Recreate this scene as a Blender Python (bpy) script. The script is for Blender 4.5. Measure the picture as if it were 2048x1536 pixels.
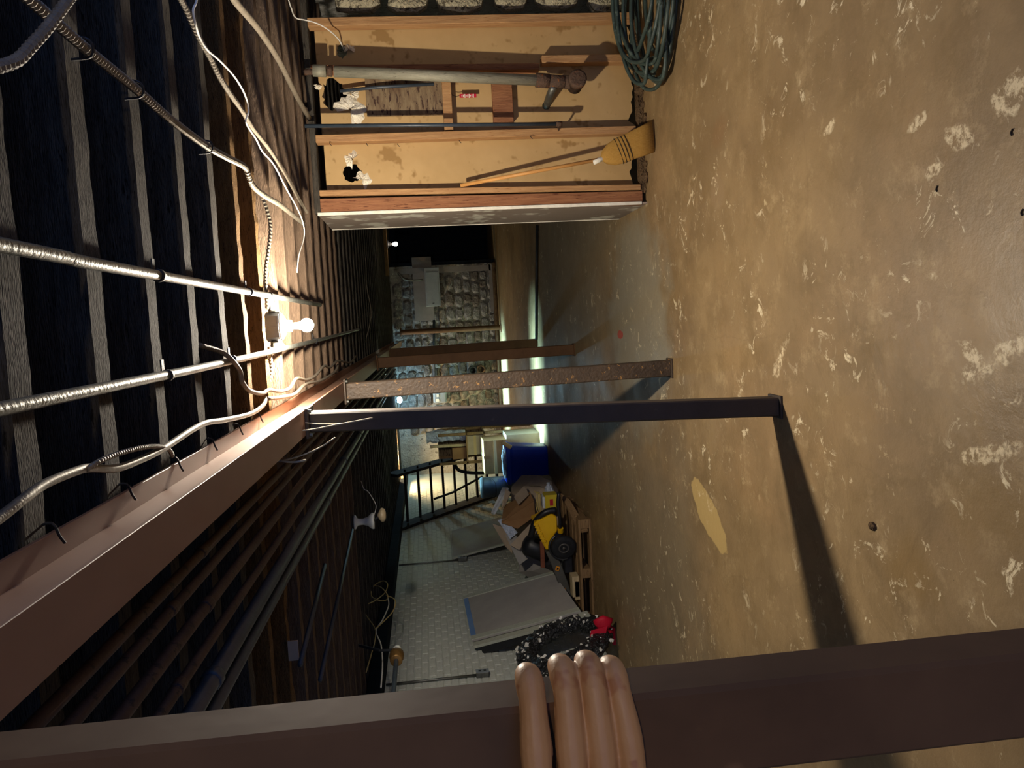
import bpy, bmesh, math, random
from mathutils import Vector, Matrix, Euler
random.seed(7)
for o in list(bpy.data.objects): bpy.data.objects.remove(o)
scene = bpy.context.scene
COL = scene.collection

# ------------------------------------------------------------------ camera (phone held on its side: the picture lies 90 degrees over)
CAM_H = 1.6
FPX = 1539.0
cam = bpy.data.cameras.new('camera'); cam.sensor_width = 36.0; cam.lens = FPX / 2048 * 36.0
cam.clip_start = 0.02; cam.clip_end = 100
camo = bpy.data.objects.new('camera', cam); COL.objects.link(camo); scene.camera = camo
Yc = Vector((120, -174, FPX)).normalized()
_b = -FPX * FPX / (120 * .06 - 174)
Dc = Vector((.06 * _b, _b, FPX)); Dc = (Dc - Yc * Dc.dot(Yc)).normalized()
Xc = Dc.cross(Yc)
MW = Matrix((Xc, Yc, -Dc))                       # camera (right, down, forward) -> world
R = Matrix((MW @ Vector((0, 1, 0)), MW @ Vector((1, 0, 0)), -(MW @ Vector((0, 0, 1))))).transposed()
camo.matrix_world = Matrix.Translation((0, 0, CAM_H)) @ R.to_4x4()

# ------------------------------------------------------------------ world, view
w = bpy.data.worlds.new('world'); scene.world = w; w.use_nodes = True
w.node_tree.nodes['Background'].inputs[0].default_value = (.09, .24, .7, 1)
w.node_tree.nodes['Background'].inputs[1].default_value = 1.1
scene.view_settings.view_transform = 'Standard'; scene.view_settings.look = 'None'
scene.view_settings.gamma = 1; scene.view_settings.use_curve_mapping = False
scene.view_settings.exposure = 0.0
cy = scene.cycles; cy.max_bounces = 5; cy.diffuse_bounces = 3; cy.glossy_bounces = 2; cy.transmission_bounces = 2; cy.caustics_reflective = False; cy.caustics_refractive = False
BULB_MAIN, FILL_BACK, BULB_FAR, FILL_STAIR = 1250, 300, 12, 900
FILL_STRIP_A, FILL_STRIP_B = 95, 120

# ------------------------------------------------------------------ measuring helper: photo point at a known depth -> world point
def W(x, y, Y=None, z=None, X=None):
    d = MW @ Vector((1536 - y - 768, x - 1024, FPX)); c = Vector((0, 0, CAM_H))
    if Y is not None: return c + d * (Y / d.y)
    if z is not None: return c + d * ((z - CAM_H) / d.z)
    return c + d * (X / d.x)

# ------------------------------------------------------------------ materials
def lin(h):
    if isinstance(h, str):
        c = [int(h[i:i + 2], 16) / 255 for i in (0, 2, 4)]
        return tuple((v / 12.92 if v <= .04045 else ((v + .055) / 1.055) ** 2.4) for v in c) + (1,)
    return tuple(h) + (1,)
MATS = {}
def nt(name):
    m = bpy.data.materials.new(name); m.use_nodes = True; t = m.node_tree
    return m, t, t.nodes['Principled BSDF']
def node(t, kind, **kw):
    n = t.nodes.new(kind)
    for k, v in kw.items():
        if k.startswith('i_'): n.inputs[k[2:].replace('_', ' ')].default_value = v
        else: setattr(n, k, v)
    return n
def mat(name, c1, c2=None, scale=6, rough=.7, bump=.2, metal=0, stretch=(1, 1, 1), c3=None, spot=.62, spec=.3, bscale=None, dist=.01):
    if name in MATS: return MATS[name]
    m, t, p = nt(name); L = t.links.new
    p.inputs['Roughness'].default_value = rough; p.inputs['Metallic'].default_value = metal
    p.inputs['Specular IOR Level'].default_value = spec
    c2 = c2 or c1
    tc = node(t, 'ShaderNodeTexCoord'); mp = node(t, 'ShaderNodeMapping'); mp.inputs['Scale'].default_value = stretch
    L(tc.outputs['Object'], mp.inputs['Vector'])
    n1 = node(t, 'ShaderNodeTexNoise', i_Scale=scale, i_Detail=4.0, i_Roughness=.62); L(mp.outputs[0], n1.inputs['Vector'])
    r = node(t, 'ShaderNodeValToRGB'); r.color_ramp.elements[0].position = .32; r.color_ramp.elements[1].position = .68
    r.color_ramp.elements[0].color = lin(c1); r.color_ramp.elements[1].color = lin(c2)
    L(n1.outputs['Fac'], r.inputs['Fac']); out = r.outputs['Color']
    if c3:
        n2 = node(t, 'ShaderNodeTexNoise', i_Scale=scale * 2.3, i_Detail=3.0, i_Roughness=.7); L(mp.outputs[0], n2.inputs['Vector'])
        r2 = node(t, 'ShaderNodeValToRGB'); r2.color_ramp.elements[0].position = spot; r2.color_ramp.elements[1].position = spot + .06
        L(n2.outputs['Fac'], r2.inputs['Fac'])
        mx = node(t, 'ShaderNodeMix', data_type='RGBA'); L(r2.outputs['Color'], mx.inputs['Factor'])
        L(out, mx.inputs['A']); mx.inputs['B'].default_value = lin(c3); out = mx.outputs['Result']
    L(out, p.inputs['Base Color'])
    if bump:
        nb = node(t, 'ShaderNodeTexNoise', i_Scale=bscale or scale * 5, i_Detail=2.0); L(mp.outputs[0], nb.inputs['Vector'])
        b = node(t, 'ShaderNodeBump', i_Strength=bump, i_Distance=dist); L(nb.outputs['Fac'], b.inputs['Height']); L(b.outputs[0], p.inputs['Normal'])
    MATS[name] = m; return m
def emit(name, col, s):
    m, t, p = nt(name); p.inputs['Base Color'].default_value = lin('ffffff')
    p.inputs['Emission Color'].default_value = col + (1,); p.inputs['Emission Strength'].default_value = s
    return m

GX = (1.2, 14, 14); GZ = (12, 12, 1)
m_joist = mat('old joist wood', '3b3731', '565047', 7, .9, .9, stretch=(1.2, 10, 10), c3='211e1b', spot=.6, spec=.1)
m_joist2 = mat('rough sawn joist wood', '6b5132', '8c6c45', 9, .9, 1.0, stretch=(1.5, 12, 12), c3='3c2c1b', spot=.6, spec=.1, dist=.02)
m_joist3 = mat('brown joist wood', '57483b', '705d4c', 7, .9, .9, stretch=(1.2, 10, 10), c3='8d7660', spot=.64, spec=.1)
m_sub = mat('subfloor boards', '1b2130', '262b38', 4, .9, .3, stretch=(1, 6, 1), spec=.05)  # navy shade of the joist bays put into the board colour
m_stud = mat('pine stud', '98704a', 'b58d60', 4, .75, .35, stretch=GZ, c3='7d4f28', spot=.63, spec=.2)
m_studred = mat('fir stud', '754a32', '966847', 4, .75, .4, stretch=GZ, c3='5b3320', spot=.6, spec=.2)
m_sheet = mat('tan gypsum paper', 'ab8c5e', 'bb9c6d', 2.2, .85, .1, c3='94754a', spot=.575, spec=.1)
m_torn = mat('torn gypsum', 'd8cdb4', 'efe6d2', 20, .95, .8, spec=.1)
m_boardold = mat('weathered board', '5e4a3a', '8c7a5e', 3, .85, .3, stretch=(2, 2, 7), c3='43312a', spot=.56, spec=.1)
m_drywall = mat('skim coated drywall', '8a7c6e', '988a7d', 1.3, .8, .1, c3='cfcbba', spot=.54, spec=.2)
m_white = mat('chalky white', 'cfc9b8', 'e6e1d2', 14, .9, .3, spec=.2)
m_steel = mat('red oxide painted steel', '2e2722', '3e352e', 4, .55, .2, c3='4f4438', spot=.66, spec=.4)
m_beam = mat('brown painted beam', '86644f', '9b7761', 2.5, .5, .2, stretch=(1, .3, 1), c3='4f382c', spot=.64, spec=.4)
m_post_rust = mat('rusty flaking post paint', '372c22', '483a2c', 12, .6, .5, c3='8f6a3c', spot=.62, spec=.35)
m_postdark = mat('dark brown post paint', '523a25', '64482f', 5, .7, .06, c3='735539', spot=.68, spec=.2)
m_galv = mat('galvanized steel', '666762', '84847b', 18, .45, .15, metal=.85, c3='6d6d68', spot=.66)
m_cable = mat('armoured cable steel', '6b6558', '857d6e', 30, .5, .1, metal=.5)
m_cable2 = mat('dusty fabric cable', '635a4c', '776d5e', 30, .7, .3, spec=.3)
m_wirewhite = mat('white wire', 'd8d4c8', 'e8e4da', 20, .5, 0)
m_wireyel = mat('yellowed wire', 'b09a5a', 'c6b072', 20, .6, 0)
m_black = mat('black iron', '15171a', '22252a', 10, .6, .2, spec=.4)
m_blackp = mat('black plastic', '121316', '1d1f24', 10, .45, .1, spec=.5)
m_pipe = mat('dusty iron pipe', '3f2d24', '4f3a2e', 12, .6, .2, c3='2c221d', spot=.6, spec=.3)
m_pipeb = mat('blue grey pipe', '2a323b', '3a444d', 10, .45, .1, spec=.5)
m_lead = mat('weathered galvanized drain', '84806e', '9c9884', 6, .6, .35, metal=.25, stretch=(8, 8, 1.5), c3='6b6656', spot=.62)
m_rust = mat('rusty iron', '4a3b32', '5f4a3b', 14, .85, .7, c3='7a4a2c', spot=.6, spec=.15)
m_porc = mat('white porcelain', 'd9dcd4', 'e8eae4', 4, .25, 0, spec=.5)
m_box = mat('dark junction box', '33353c', '42444b', 10, .5, .15, metal=.3)
m_glass_amber = mat('tan bulb glass', 'a89676', 'b8a684', 4, .35, 0, spec=.5)
m_brick = mat('painted brick', 'bcc0b7', 'cdd0c7', 9, .75, .5, c3='a3a79f', spot=.63, spec=.2)
m_mortar = mat('painted mortar', 'b4b8af', 'c6cac0', 3, .85, .5, c3='a89d88', spot=.66, spec=.15)
m_stone = mat('rubble stone', '64625f', '9a9795', 9, .9, 1.0, c3='a7a39b', spot=.6, spec=.1, dist=.03)
m_stone2 = mat('dark rubble stone', '5a524c', '807870', 9, .9, 1.0, c3='8f8a82', spot=.64, spec=.1, dist=.03)
m_smort = mat('lime mortar', '8b8880', 'a5a29a', 5, .95, 1.0, c3='6a6762', spot=.6, spec=.1, dist=.03)
m_plaster = mat('crumbling plaster', '8f8770', 'b5ac90', 9, .95, 1.0, c3='5e5748', spot=.58, spec=.1, dist=.03)
m_dark = mat('near black void and sill', '14181f', '1b2028', 2, .9, .3, stretch=(4, 4, 1), spec=.05)
m_panel = mat('grey metal cabinet', '7d858a', '8a9296', 5, .45, .05, spec=.4)
m_plywd = mat('grey painted plywood', '7b7673', '8c8784', 3, .8, .2, spec=.15)
m_card = mat('cardboard', '8d6a48', '9c7853', 4, .85, .1, spec=.1)
m_cardgrey = mat('faded cardboard', 'a08f7b', 'b2a18d', 4, .85, .1, spec=.1)
m_tape = mat('packing tape', 'b39a70', 'c2a87c', 3, .3, 0)
m_blue = mat('blue plastic', '0c2f9c', '1238ae', 4, .35, .05, spec=.5)
m_bag = mat('white plastic bag', 'a9b6cc', 'd4dcea', 9, .35, .9, spec=.5, dist=.03)
m_foam = mat('white foam', 'c9cfd6', 'dde2e6', 20, .8, .2)
m_yellow = mat('yellow plastic', 'd9a600', 'e8b70c', 4, .4, .05, spec=.5)
m_yellow2 = mat('faded yellow box', 'c7ae1e', 'd8c23a', 4, .6, .05)
m_rubber = mat('black rubber', '16171a', '24262a', 20, .7, .2, spec=.3)
m_hub = mat('grey wheel hub', '4c4a48', '5f5c58', 8, .5, .1, metal=.4)
m_guard = mat('grey machine guard', '4a4944', '5a5850', 6, .5, .1, spec=.4)
m_orange = mat('orange plastic', 'd28a2c', 'e09a3a', 4, .5, 0)
m_redwood = mat('reddish plank', '6f3d2a', '80492f', 6, .7, .2, stretch=(6, 6, 1))
m_pallet = mat('pallet wood', '7d6346', '9a7c58', 6, .85, .5, stretch=(1.5, 10, 10), c3='4d3a28', spot=.62, spec=.1)
m_block = mat('pale wood block', 'b6a27e', 'cbb891', 6, .8, .2, stretch=(2, 8, 8), spec=.15)
m_greypanel = mat('grey hardboard', '9a9692', 'a7a39d', 3, .8, .1, spec=.15)
m_greyframe = mat('grey green frame wood', 'a2a596', 'b4b7a8', 5, .7, .2, stretch=(1.5, 9, 9))
m_btape = mat('blue tape', '5878ac', '6a89ba', 3, .6, 0)
m_wreath = mat('black tinsel', '0e0f11', '1f2022', 40, .35, 1.0, spec=.6, bscale=60, dist=.02)
m_fleck = mat('silver foil fleck', 'dedbcf', 'f0eee6', 20, .3, 0, spec=.6)
m_red = mat('red cloth', 'b0102a', 'cf1836', 5, .6, .2)
m_redtag = mat('red tag', 'b01f33', 'c62a40', 6, .45, 0)
m_broom = mat('broom corn', 'bd8b3f', 'd6a758', 10, .8, .7, stretch=(40, 40, 3), c3='9c6e2c', spot=.62, spec=.15)
m_broomh = mat('broom handle wood', 'b98245', 'cf9a5a', 6, .5, .1, stretch=(8, 8, 1))
m_thread = mat('dark stitching', '2b2118', '352a1e', 10, .8, 0)
m_hose = mat('green rubber hose', '26332f', '3c4a44', 8, .5, .15, c3='525f57', spot=.6, spec=.4)
m_brass = mat('dull brass', '6e5330', '8d6c3d', 10, .45, .2, metal=.6)
m_dirt = mat('mud and rubble', '4a3b2c', '67533d', 12, .95, 1.0, spec=.05, dist=.02)
m_skin = mat('skin', 'b5804c', 'c58f59', 10, .5, .25, c3='ab7042', spot=.6, spec=.4, bscale=180, dist=.0015)
m_nail = mat('finger nail', 'b97f6a', 'c48b76', 10, .3, 0, spec=.5)
m_cob = mat('cobweb dust', 'a99f8a', 'c2b8a0', 30, .9, 0)
m_cream = mat('cream painted board', 'd9cfae', 'e6dcbc', 4, .8, .1)
m_stair = mat('dark stair timber', '231f1e', '332c29', 5, .8, .3, stretch=(2, 8, 8), spec=.15)
m_copper = mat('tarnished copper pipe', '5a3525', '6e4430', 10, .5, .1, metal=.5)
m_glassjar = mat('galvanised can', '5f6a70', '757f84', 8, .5, .15, metal=.3)

def floor_material():
    m, t, p = nt('stained concrete'); L = t.links.new
    p.inputs['Specular IOR Level'].default_value = .35
    tc = node(t, 'ShaderNodeTexCoord'); co = tc.outputs['Object']
    cache = {}
    def ns(scale, det=8, rough=.6, vec=None, dis=0):
        key = (scale, det, rough, dis)
        if key not in cache: cache[key] = ns0(scale, det, rough, vec, dis)
        return cache[key]
    def ns0(scale, det=8, rough=.6, vec=None, dis=0):
        n = node(t, 'ShaderNodeTexNoise', i_Scale=scale, i_Detail=float(min(det, 5)), i_Roughness=rough, i_Distortion=dis); L(vec or co, n.inputs['Vector']); return n.outputs['Fac']
    def ramp(f, a, b, ca=(0, 0, 0, 1), cb=(1, 1, 1, 1)):
        r = node(t, 'ShaderNodeValToRGB'); e = r.color_ramp.elements; e[0].position = a; e[1].position = b; e[0].color = ca; e[1].color = cb; L(f, r.inputs['Fac']); return r.outputs['Color']
    def mix(f, a, b, k=None):
        x = node(t, 'ShaderNodeMix', data_type='RGBA'); L(f, x.inputs['Factor'])
        if isinstance(a, tuple): x.inputs['A'].default_value = a
        else: L(a, x.inputs['A'])
        if isinstance(b, tuple): x.inputs['B'].default_value = b
        else: L(b, x.inputs['B'])
        return x.outputs['Result']
    def mul(a, b):
        x = node(t, 'ShaderNodeMath', operation='MULTIPLY'); L(a, x.inputs[0])
        if isinstance(b, float): x.inputs[1].default_value = b
        else: L(b, x.inputs[1])
        return x.outputs[0]
    c = ramp(ns(.9, 10, .65), .3, .7, lin('745f43'), lin('99805a'))
    c = mix(mul(ramp(ns(.55, 6, .6, dis=.6), .5, .68), .55), c, lin('a07f58'))
    c = mix(mul(ramp(ns(2.6, 7, .7, dis=.4), .48, .66), .6), c, lin('6f5a3c'))
    c = mix(mul(ramp(ns(5.0, 8, .78, dis=.5), .5, .62), .45), c, lin('76603f'))
    c = mix(mul(ramp(ns(6, 9, .75), .55, .72), .45), c, lin('bda57c'))
    # old grey cement skim: irregular pool of its own colour further in
    def blob(cx, cy, rx, ry, col, c, amount=.9, ang=0.0, wob=.35, sc=3.0, edge=.04, gate=None):
        mp = node(t, 'ShaderNodeMapping'); mp.vector_type = 'TEXTURE'
        mp.inputs['Location'].default_value = (cx, cy, 0); mp.inputs['Rotation'].default_value = (0, 0, ang); mp.inputs['Scale'].default_value = (rx, ry, 1)
        L(co, mp.inputs['Vector'])
        ln = node(t, 'ShaderNodeVectorMath', operation='LENGTH'); L(mp.outputs[0], ln.inputs[0])
        nz = node(t, 'ShaderNodeMath', operation='MULTIPLY_ADD'); L(ns(sc, 6, .6), nz.inputs[0]); nz.inputs[1].default_value = wob * 2; L(ln.outputs['Value'], nz.inputs[2])
        f = ramp(nz.outputs[0], 0, 1); r = f.node.color_ramp
        k = 1 / (1 + 2 * wob); sc2 = node(t, 'ShaderNodeMath', operation='MULTIPLY'); sc2.inputs[1].default_value = .3; L(nz.outputs[0], sc2.inputs[0]); L(sc2.outputs[0], f.node.inputs['Fac'])
        mid = (1 + wob) * .3; edge *= .6
        r.elements[0].position = mid - edge; r.elements[0].color = (1, 1, 1, 1); r.elements[1].position = mid + edge; r.elements[1].color = (0, 0, 0, 1)
        return mix(mul(mul(f, amount), gate) if gate else mul(f, amount), c, lin(col))
    flake = ramp(ns(30, 8, .75), .44, .56)
    c = blob(-.1, 5.75, .75, .8, '8f8a78', c, .65, 0, .6, 2.5, .08)
    c = blob(.9, 8.4, 1.4, 2.0, '857c68', c, .5, 0, .6, 1.2, .15)
    c = blob(-2.0, 5.6, .9, 1.2, '7d7360', c, .5, .3, .7, 1.5, .15)
    c = blob(-1.21, 4.33, .12, .30, 'bb9f66', c, .85, -.45, .35, 7, .012)
    c = blob(.93, 4.0, .07, .10, '7d6040', c, .55, .2, .6, 7, .15)
    c = blob(.62, 4.05, .10, .09, '8a7355', c, .6, .2, .5, 14, .05)
    c = blob(-.93, 2.42, .10, .14, '806539', c, .5, .2, .9, 6, .2)
    c = blob(-.62, 2.05, .10, .22, '7d643b', c, .5, .0, .9, 6, .2)
    c = blob(-.17, 6.25, .035, .09, 'a8412c', c, .9, 0, .3, 14, .04)
    # white efflorescence flakes
    wmask = mul(ramp(ns(1.3, 5, .6), .46, .58), ramp(ns(9, 8, .74, dis=.8), .59, .645))
    c = mix(wmask, c, lin('d9c9a6'))
    wm2 = mul(ramp(ns(.8, 4, .5, dis=.5), .56, .64), ramp(ns(14, 6, .7), .6, .66)); c = mix(wm2, c, lin('cdb88e'))
    for (px, py, rx, ry, an) in [(1975, 735, .035, .10, .5), (1955, 715, .02, .09, -.5), (1860, 345, .02, .05, .2), (1928, 265, .03, .05, -.3), (2020, 195, .04, .06, .6), (1655, 260, .02, .05, .3), (1995, 905, .02, .12, .3), (1560, 715, .03, .07, .9), (1865, 550, .02, .04, 0), (1700, 960, .008, .012, 0), (1835, 245, .015, .03, .3)]:
        q = W(px, py, z=0); c = blob(q.x, q.y, rx * 1.1, ry * 1.1, 'd2c09c', c, .9, an, 2.2, 6, .12, flake)
    # cracks / dark debris specks
    vo = node(t, 'ShaderNodeTexVoronoi', feature='DISTANCE_TO_EDGE', i_Scale=.55, i_Randomness=1.0)
    wv = node(t, 'ShaderNodeMixRGB', blend_type='ADD'); wv.inputs[0].default_value = .25
    n3 = node(t, 'ShaderNodeTexNoise', i_Scale=3.0, i_Detail=6.0); L(co, n3.inputs['Vector']); L(co, wv.inputs[1]); L(n3.outputs['Color'], wv.inputs[2]); L(wv.outputs[0], vo.inputs['Vector'])
    cr = ramp(vo.outputs['Distance'], .0, .004, (1, 1, 1, 1), (0, 0, 0, 1)); c = mix(mul(cr, .22), c, lin('6d583c'))
    sp = ramp(ns(38, 4, .6), .73, .76); c = mix(mul(sp, .8), c, lin('4a3a26'))
    L(c, p.inputs['Base Color'])
    rr = ramp(ns(1.1, 6), .35, .7, (.42, .42, .42, 1), (.7, .7, .7, 1)); L(rr, p.inputs['Roughness'])
    b = node(t, 'ShaderNodeBump', i_Strength=.35, i_Distance=.012); L(ns(11, 10, .7), b.inputs['Height']); L(b.outputs[0], p.inputs['Normal'])
    return m

# ------------------------------------------------------------------ geometry helpers
def box(bm, lo, hi, M=None):
    vs = [bm.verts.new((x, y, z)) for x in (lo[0], hi[0]) for y in (lo[1], hi[1]) for z in (lo[2], hi[2])]
    for f in ((0, 1, 3, 2), (4, 6, 7, 5), (0, 4, 5, 1), (2, 3, 7, 6), (0, 2, 6, 4), (1, 5, 7, 3)): bm.faces.new([vs[i] for i in f])
    if M is not None:
        for v in vs: v.co = M @ v.co
    return vs
def cbox(bm, c, s, rot=(0, 0, 0)):
    M = Matrix.Translation(c) @ Euler(rot).to_matrix().to_4x4()
    return box(bm, (-s[0] / 2, -s[1] / 2, -s[2] / 2), (s[0] / 2, s[1] / 2, s[2] / 2), M)
def frame_for(t):
    a = Vector((0, 0, 1)) if abs(t.z) < .9 else Vector((1, 0, 0))
    u = t.cross(a).normalized(); return u, t.cross(u).normalized()
def smooth_pts(pts, n=6):
    P = [Vector(p) for p in pts]
    if len(P) < 3 or n <= 1: return P
    out = []
    for i in range(len(P) - 1):
        p0 = P[i - 1] if i else P[0] * 2 - P[1]; p1, p2 = P[i], P[i + 1]; p3 = P[i + 2] if i + 2 < len(P) else P[-1] * 2 - P[-2]
        for k in range(n):
            s = k / n
            out.append(.5 * ((2 * p1) + (-p0 + p2) * s + (2 * p0 - 5 * p1 + 4 * p2 - p3) * s * s + (-p0 + 3 * p1 - 3 * p2 + p3) * s ** 3))
    return out + [P[-1]]
def tube(bm, pts, r, seg=8, n=6, cap=True, ribs=None, closed=False, rz=None):
    P = smooth_pts(pts, n)
    if ribs:
        L = [0.0]
        for a, b in zip(P, P[1:]): L.append(L[-1] + (b - a).length)
        N = max(2, int(L[-1] / ribs)); Q = []; j = 0
        for k in range(N + 1):
            s = L[-1] * k / N
            while j < len(L) - 2 and L[j + 1] < s: j += 1
            f = (s - L[j]) / max(1e-9, L[j + 1] - L[j]); Q.append(P[j].lerp(P[j + 1], min(1, f)))
        P = Q
    rings = []; N = len(P); up = None
    for i in range(N):
        if closed: t = (P[(i + 1) % N] - P[i - 1]).normalized()
        else: t = (P[min(i + 1, N - 1)] - P[max(i - 1, 0)]).normalized()
        if up is None: u, v = frame_for(t)
        else:
            u = (up - t * up.dot(t)).normalized(); v = t.cross(u)
        up = u
        rad = r[min(len(r) - 1, int(i * len(r) / N))] if isinstance(r, (list, tuple)) else r
        if rz is not None: rad = rz[0] + (rz[1] - rz[0]) * i / max(1, N - 1)
        if ribs: rad *= (1.0 if i % 2 else .76)
        rings.append([bm.verts.new(P[i] + (u * math.cos(2 * math.pi * k / seg) + v * math.sin(2 * math.pi * k / seg)) * rad) for k in range(seg)])
    for a, b in zip(rings, rings[1:] + (rings[:1] if closed else [])):
        for k in range(seg): bm.faces.new((a[k], a[(k + 1) % seg], b[(k + 1) % seg], b[k]))
    if cap and not closed: bm.faces.new(rings[0][::-1]); bm.faces.new(rings[-1])
def lathe(bm, prof, c, axis=(0, 0, 1), seg=24):
    t = Vector(axis).normalized(); u, v = frame_for(t); c = Vector(c); rings = []
    for r, h in prof:
        rings.append([bm.verts.new(c + t * h + (u * math.cos(2 * math.pi * k / seg) + v * math.sin(2 * math.pi * k / seg)) * max(r, 1e-4)) for k in range(seg)])
    for a, b in zip(rings, rings[1:]):
        for k in range(seg): bm.faces.new((a[k], a[(k + 1) % seg], b[(k + 1) % seg], b[k]))
    bm.faces.new(rings[0][::-1]); bm.faces.new(rings[-1])
def poly(bm, pts):
    return bm.faces.new([bm.verts.new(p) for p in pts])
def slab(bm, quad, th):
    q = [Vector(p) for p in quad]; n = (q[1] - q[0]).cross(q[3] - q[0]).normalized() * th
    a = [bm.verts.new(p) for p in q]; b = [bm.verts.new(p + n) for p in q]; k = len(q)
    bm.faces.new(a[::-1]); bm.faces.new(b)
    for i in range(k): bm.faces.new((a[i], a[(i + 1) % k], b[(i + 1) % k], b[i]))
WL = {}
def link(o, parent=None):
    COL.objects.link(o)
    WL[o.name] = Vector(o.location) if o.type != 'LIGHT' else Vector(o.location)
    if parent is not None:
        o.parent = parent; o.matrix_parent_inverse = Matrix.Translation(-WL[parent.name])
    return o
def obj(name, bm, m, parent=None, smooth=False, bevel=0, label=None):
    bmesh.ops.recalc_face_normals(bm, faces=bm.faces[:])
    if bevel: bmesh.ops.bevel(bm, geom=bm.edges[:], offset=bevel, segments=1, affect='EDGES', profile=.5)
    me = bpy.data.meshes.new(name); bm.to_mesh(me); bm.free()
    xs = [v.co for v in me.vertices]
    c = Vector(((min(v.x for v in xs) + max(v.x for v in xs)) / 2, (min(v.y for v in xs) + max(v.y for v in xs)) / 2, min(v.z for v in xs)))
    me.transform(Matrix.Translation(-c)); me.materials.append(m)
    if smooth:
        for p in me.polygons: p.use_smooth = True
    o = bpy.data.objects.new(name, me); o.location = c
    link(o, parent)
    if label: o['label'] = label
    return o
def inst(name, me, loc, parent, rot=(0, 0, 0), sc=(1, 1, 1)):
    o = bpy.data.objects.new(name, me); o.location = loc; o.rotation_euler = rot; o.scale = sc
    return link(o, parent)
def tag(o, label, cat, group=None):
    o['label'] = label; o['category'] = cat
    if group: o['group'] = group
    return o
def struct(o):
    o['kind'] = 'structure'; return o
def thing(name, label, cat, loc, group=None):
    o = bpy.data.objects.new(name, None); o.empty_display_size = .1; o.location = loc; link(o)
    return tag(o, label, cat, group)
def B(): return bmesh.new()
def mk(name, parent, m, fn, *a, smooth=False, bevel=0, label=None, **k):
    bm = B(); fn(bm, *a, **k); return obj(name, bm, m, parent, smooth, bevel, label)
def plate(outline, holes, th):
    """flat plate in local XY with holes, extruded along local Z by th -> bmesh"""
    cu = bpy.data.curves.new('tmp', 'CURVE'); cu.dimensions = '2D'; cu.fill_mode = 'BOTH'; cu.extrude = th / 2
    for pts in [outline] + holes:
        s = cu.splines.new('POLY'); s.points.add(len(pts) - 1); s.use_cyclic_u = True
        for q, p in zip(s.points, pts): q.co = (p[0], p[1], 0, 1)
    ob = bpy.data.objects.new('tmp', cu); COL.objects.link(ob)
    dg = bpy.context.evaluated_depsgraph_get(); me = bpy.data.meshes.new_from_object(ob.evaluated_get(dg))
    bm = B(); bm.from_mesh(me); bpy.data.objects.remove(ob); bpy.data.meshes.remove(me); bpy.data.curves.remove(cu)
    return bm

# ================================================================== THE SETTING
ZJ = 2.30                                  # underside of the joists
bm = B(); poly(bm, [(-4.2, -2.5, 0), (3.2, -2.5, 0), (3.2, 19.5, 0), (-4.2, 19.5, 0)])
me = bpy.data.meshes.new('floor'); bm.to_mesh(me); bm.free(); me.materials.append(floor_material())
floor = struct(link(bpy.data.objects.new('floor', me)))
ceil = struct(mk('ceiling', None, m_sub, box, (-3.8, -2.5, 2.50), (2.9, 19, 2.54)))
# joists, pieces of the ceiling
def joist_mesh(k, rough, jm=None, hw=.034):
    rnd = random.Random(k); bm = B(); N = 110; rings = []
    for i in range(N + 1):
        x = -3.6 + 6.4 * i / N
        w1 = .0016 * math.sin(x * 3.1 + k) + .001 * math.sin(x * 7.7 + 2 * k); a = w1 + rnd.uniform(-.0008, .0008) * rough; b = w1 * .6 + rnd.uniform(-.0008, .0008) * rough; c = rnd.uniform(-.0016, .001) * rough
        rings.append([bm.verts.new((x, -hw + a, c)), bm.verts.new((x, hw + b, c + rnd.uniform(-.002, .002) * rough)), bm.verts.new((x, hw, .198)), bm.verts.new((x, -hw, .198))])
    for p, q in zip(rings, rings[1:]):
        for i in range(4): bm.faces.new((p[i], p[(i + 1) % 4], q[(i + 1) % 4], q[i]))
    bm.faces.new(rings[0][::-1]); bm.faces.new(rings[-1]); bmesh.ops.recalc_face_normals(bm, faces=bm.faces[:])
    me = bpy.data.meshes.new('floor_joist'); bm.to_mesh(me); bm.free(); me.materials.append(jm or (m_joist2 if rough > 1.5 else m_joist)); return me
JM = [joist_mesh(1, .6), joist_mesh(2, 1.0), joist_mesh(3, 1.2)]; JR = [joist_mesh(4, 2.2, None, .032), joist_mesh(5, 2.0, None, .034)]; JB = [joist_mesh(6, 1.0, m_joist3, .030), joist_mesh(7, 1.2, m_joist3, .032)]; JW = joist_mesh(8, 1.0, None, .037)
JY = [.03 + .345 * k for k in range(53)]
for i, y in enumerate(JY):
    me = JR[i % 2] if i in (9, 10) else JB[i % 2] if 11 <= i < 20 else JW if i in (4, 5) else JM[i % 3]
    inst('floor_joist', me, (0, y, ZJ), ceil, rot=(0, 0, random.uniform(-.002, .002)))

# left wall: painted brick, courses standing proud of the mortar
wl = struct(mk('wall_left', None, m_mortar, box, (-3.62, -2.5, 0), (-3.35, 19, 2.5)))
def brick_mesh(k):
    rnd = random.Random(k); bm = B(); L, H, D = .196, .062, .007
    o = [(0, -L / 2, 0), (0, L / 2, 0), (0, L / 2, H), (0, -L / 2, H)]
    j = lambda: rnd.uniform(-.003, .003)
    base = [bm.verts.new((-.004, p[1], p[2])) for p in o]
    top = [bm.verts.new((D + j() * .7, p[1] * (.985) + j(), H / 2 + (p[2] - H / 2) * .9 + j() * .6)) for p in o]
    bm.faces.new(top)
    for i in range(4): bm.faces.new((base[i], base[(i + 1) % 4], top[(i + 1) % 4], top[i]))
    bmesh.ops.recalc_face_normals(bm, faces=bm.faces[:])
    me = bpy.data.meshes.new('brick'); bm.to_mesh(me); bm.free(); me.materials.append(m_brick); return me
BM_ = [brick_mesh(k) for k in range(5)]
spots = []
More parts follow.
